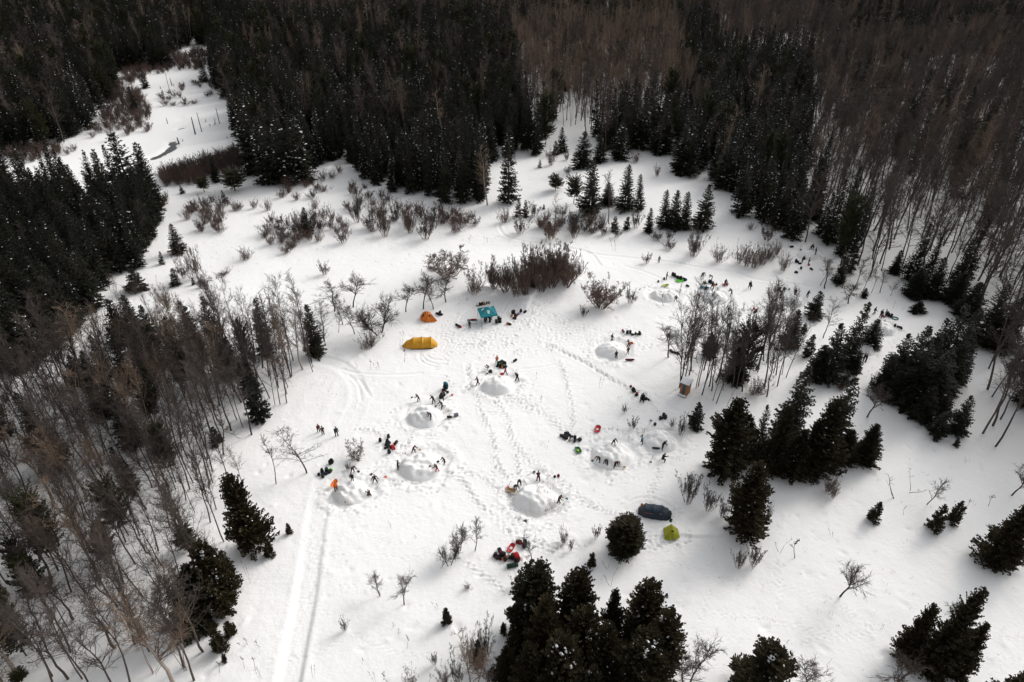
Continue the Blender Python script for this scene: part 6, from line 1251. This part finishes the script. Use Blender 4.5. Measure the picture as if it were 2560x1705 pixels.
# ------------------------------------------------------------------ people
for a in [
 ('c1', 1385, 432, 'stand', 60, 'black', 'black', 'person in black under the canopy beside its near pole'), ('c1', 1412, 412, 'stoop', 0, 'charcoal', 'black', 'person in charcoal leaning over the table under the canopy'), ('c1', 1468, 432, 'stand', 150, 'black', 'black', 'person in black with maroon hat under the canopy', 'maroon'), ('c1', 1480, 405, 'stoop', 180, 'brown', 'black', 'person in brown leaning in under the canopy'),
 ('c1', 1138, 525, 'stand', 70, 'darkgreen', 'black', 'person in dark green coat beside the table with red bags'),
 ('c2', 920, 525, 'stand', -60, 'orange', 'brown', 'person in orange jacket above the pack heap'), ('c2', 1155, 860, 'walk', -40, 'pink', 'black', 'person in pink jacket below the pack heap'), ('c2', 1490, 1050, 'raise', 120, 'black', 'black', 'person in black striding with shovel thrown up beside the bundle mound', 'black', 1.05),
 ('c2', 385, 1155, 'walk', 200, 'brown', 'brown', 'person in brown overalls walking past the bundle mound', 'brown', 1.08), ('c2', 700, 712, 'crouch', 200, 'brown', 'white', 'person in brown top and white trousers crouching near the pack heap', 'brown'),
 ('c3', 490, 765, 'dig', 190, 'charcoal', 'black', 'person in charcoal lifting a shovel above the hollow mound', 'brown', 1.0, 'black'), ('c3', 885, 830, 'stoop', 150, 'black', 'black', 'person stooping on top of the hollow mound'), ('c3', 1100, 940, 'dig', 220, 'charcoal', 'black', 'person in grey jacket with shovel right of the hollow mound', 'black', 1.12, 'grey'), ('c3', 825, 1350, 'stoop', 200, 'black', 'black', 'person stooping at the foot of the hollow mound'),
 ('c3', 1110, 720, 'stoop', 90, 'brown', 'black', 'person in brown bending over the line of packs'),
 ('c4', 1533, 610, 'dig', -20, 'darkred', 'black', 'person in dark red jacket at the broad rough mound', 'maroon', 1.0, 'tan'), ('c4', 1300, 860, 'stand', 0, 'black', 'charcoal', 'person in black with brown hat beside the broad rough mound', 'brown', 1.05), ('c4', 1998, 780, 'dig', 220, 'brown', 'black', 'person in brown digging past the broad rough mound', 'brown', 1.0, 'black'), ('c4', 1890, 915, 'dig', 170, 'charcoal', 'red', 'person in red trousers digging at the broad rough mound', 'brown', 1.0, 'charcoal'),
 ('c4', 615, 915, 'stoop', -30, 'brown', 'black', 'person in brown above the trailside mound', 'black', 1.0, 'black'), ('c4', 612, 1050, 'stand', -90, 'black', 'charcoal', 'person in black standing on the trailside mound'), ('c4', 955, 1075, 'arms', -70, 'black', 'black', 'person in black with arms out beside the trailside mound'), ('c4', 367, 1190, 'stand', -60, 'orange', 'black', 'person in orange vest with orange sled at the trailside mound', 'brown'), ('c4', 872, 1285, 'crouch', 120, 'brown', 'maroon', 'person in brown crouching in the trailside mound'),
 ('c4', 375, 360, 'stand', -60, 'darkteal', 'darkteal', 'person in wide dark teal clothes on the groomed trail', 'brown', 1.15), ('c4', 105, 300, 'stand', -60, 'darkred', 'black', 'person in dark red behind the broad leafless tree', 'darkred'), ('c4', 170, 340, 'stand', 120, 'brown', 'black', 'person in brown behind the broad leafless tree', 'brown'),
 ('c5', 457, 388, 'bend', -50, 'charcoal', 'black', 'person bent double at the large ringed mound beside the red shovel'), ('c5', 513, 328, 'bend', -90, 'black', 'black', 'person bent forward with elbows out on the rim of the ringed mound', 'black', 1.05), ('c5', 762, 278, 'bend', 90, 'maroon', 'maroon', 'person in maroon bent away at the ringed mound', 'black', 1.05), ('c5', 1025, 570, 'dig', 0, 'brown', 'black', 'person with teal shovel at the ringed mound', 'brown', 1.05, 'teal'),
 ('c6', 1130, 605, 'dig', -60, 'brown', 'maroon', 'person in brown standing on top of the wide mound', 'brown', 1.0), ('c6', 865, 960, 'bend', 200, 'brown', 'black', 'person in brown bent over below the wide mound', 'brown', 1.0, 'grey'), ('c6', 1000, 995, 'bend', -120, 'charcoal', 'black', 'person in charcoal bent over between two diggers below the wide mound'), ('c6', 1155, 1005, 'bend', -30, 'maroon', 'black', 'person in maroon bent over with wooden shovel below the wide mound', 'maroon'),
 ('c6', 1650, 575, 'arms', 200, 'lightblue', 'black', 'person in light blue jacket beside the low mound with sapling', 'black', 1.0), ('c6', 2020, 730, 'stoop', 20, 'black', 'brown', 'person in black stooping below the low mound with sapling'), ('c6', 2028, 910, 'crouch', 40, 'black', 'black', 'person in black crouching with a pole below the low mound', 'black', 1.1),
 ('c8', 515, 390, 'walk', 20, 'black', 'black', 'person in black above the mound with the orange disc', 'brown'), ('c8', 825, 505, 'raise', 160, 'charcoal', 'brown', 'person raising one arm beside the orange disc'), ('c8', 600, 695, 'stand', 100, 'black', 'black', 'person in black standing at the foot of the orange disc mound'), ('c8', 815, 660, 'stand', 100, 'brown', 'brown', 'person in brown above the long dark red sled', 'maroon'), ('c8', 1570, 375, 'akimbo', -80, 'brown', 'brown', 'person in brown with hands on hips at the leafless stand'),
 ('c8', 1095, 1485, 'sit', -110, 'black', 'black', 'person in black seated in the diagonal line of gear', 'black', 1.15),
 ('d1', 225, 475, 'stand', -60, 'grey', 'grey', 'person in grey brown standing alone on the far path', 'brown'), ('d1', 385, 822, 'stand', 0, 'black', 'black', 'person in black beside the dark red bag at the long heap'), ('d1', 580, 1300, 'arms', -100, 'black', 'black', 'person in black with legs apart beside the thin crooked tree'), ('d1', 1065, 1235, 'dig', 200, 'brown', 'brown', 'person in brown digging below the blue sled', 'black', 1.0, 'grey'), ('d1', 1200, 1110, 'stand', -90, 'black', 'black', 'person in black in front of the blue sled'),
 ('d1', 1343, 1025, 'arms', 90, 'black', 'black', 'person in black with legs apart at the heap above the blue sled'), ('d1', 1135, 775, 'bend', -60, 'brown', 'brown', 'person in brown bent over at a thin shrub'), ('d1', 1340, 840, 'bend', 170, 'brown', 'charcoal', 'person bent over above the heap by the blue sled'), ('d1', 1748, 1165, 'stoop', 160, 'black', 'black', 'person in black stooping behind bare twigs', 'brown'), ('d1', 2128, 1035, 'walk', -100, 'black', 'black', 'person in black carrying a dark bag across open snow', 'brown', 1.1), ('d1', 1620, 935, 'sit', -90, 'black', 'black', 'person in black seated on the red sled', 'black', 1.1), ('d1', 1692, 1510, 'stoop', 200, 'darkteal', 'black', 'person in dark teal behind the leafless stand', 'black'),
 ('d2', 1145, 195, 'dig', -30, 'black', 'black', 'person in black on the far rim of the sheltered mound'), ('d2', 1188, 215, 'stoop', 180, 'black', 'black', 'person in black stooping on the rim of the sheltered mound'), ('d2', 1240, 280, 'stand', 180, 'brown', 'black', 'person in brown right of the sheltered mound', 'brown'), ('d2', 982, 432, 'stoop', 30, 'black', 'black', 'person in black leaning over bags at the sheltered mound'), ('d2', 1100, 480, 'stand', -20, 'charcoal', 'black', 'person in charcoal above a red sack at the sheltered mound'),
 ('d2', 545, 1180, 'raise', 0, 'brown', 'brown', 'person in brown reaching out above the leafless stand', 'brown'), ('d2', 835, 1090, 'stand', -110, 'black', 'black', 'person in black with red hat on the mound by the dense spruce', 'red'), ('d2', 1075, 1125, 'stoop', 40, 'black', 'maroon', 'person in black leaning beside the dense lone spruce'), ('d2', 612, 1420, 'crouch', 180, 'black', 'brown', 'person in black crouching among the bare twigs'),
 ('d3', 480, 345, 'walk', 0, 'black', 'black', 'person in black walking beside the flat snow mound'), ('d3', 600, 412, 'stand', 30, 'black', 'black', 'person in black standing at the packs by the flat mound', 'black', 1.1), ('d3', 690, 392, 'stand', 150, 'charcoal', 'black', 'person in charcoal at the packs by the flat mound'), ('d3', 285, 1210, 'stand', 0, 'black', 'black', 'person in black in the pair below the sunlit mound'), ('d3', 325, 1230, 'stand', 180, 'charcoal', 'black', 'person in charcoal in the pair below the sunlit mound'), ('d3', 165, 950, 'stand', -30, 'darkred', 'black', 'person in dark red beside the sunlit mound', 'red'),
 ('d4', 612, 300, 'akimbo', -80, 'black', 'black', 'person in black with hands on hips behind the leafless stand'), ('d4', 382, 405, 'stand', 0, 'brown', 'black', 'person in brown behind the leafless stand', 'brown'), ('d4', 530, 740, 'crouch', 0, 'black', 'red', 'person in black and red crouching within the leafless stand'), ('d4', 480, 650, 'stand', 0, 'black', 'black', 'person in black standing within the leafless stand')]:
    person(*a)
heap('carried by the person crossing open snow', 'd1', [(2165, 985, 's', 'black')])
o = gear('stuff_sack', G('c7', 435, 240), 'orange', 'black', 'small orange and black sack behind the dark blue tent', None, 0, 0.85)
for o in COL.objects:
    if 'label' in o:
        w_ = o['label'].split()
        while len(w_) > 16:
            k = max((i for i, q in enumerate(w_) if q in ('the', 'a', 'with', 'dark', 'own')), default=0); w_.pop(k)
        if len(w_) != len(o['label'].split()): o['label'] = ' '.join(w_)
print('all', round(time.time() - T0, 1), 'objects', len(COL.objects))
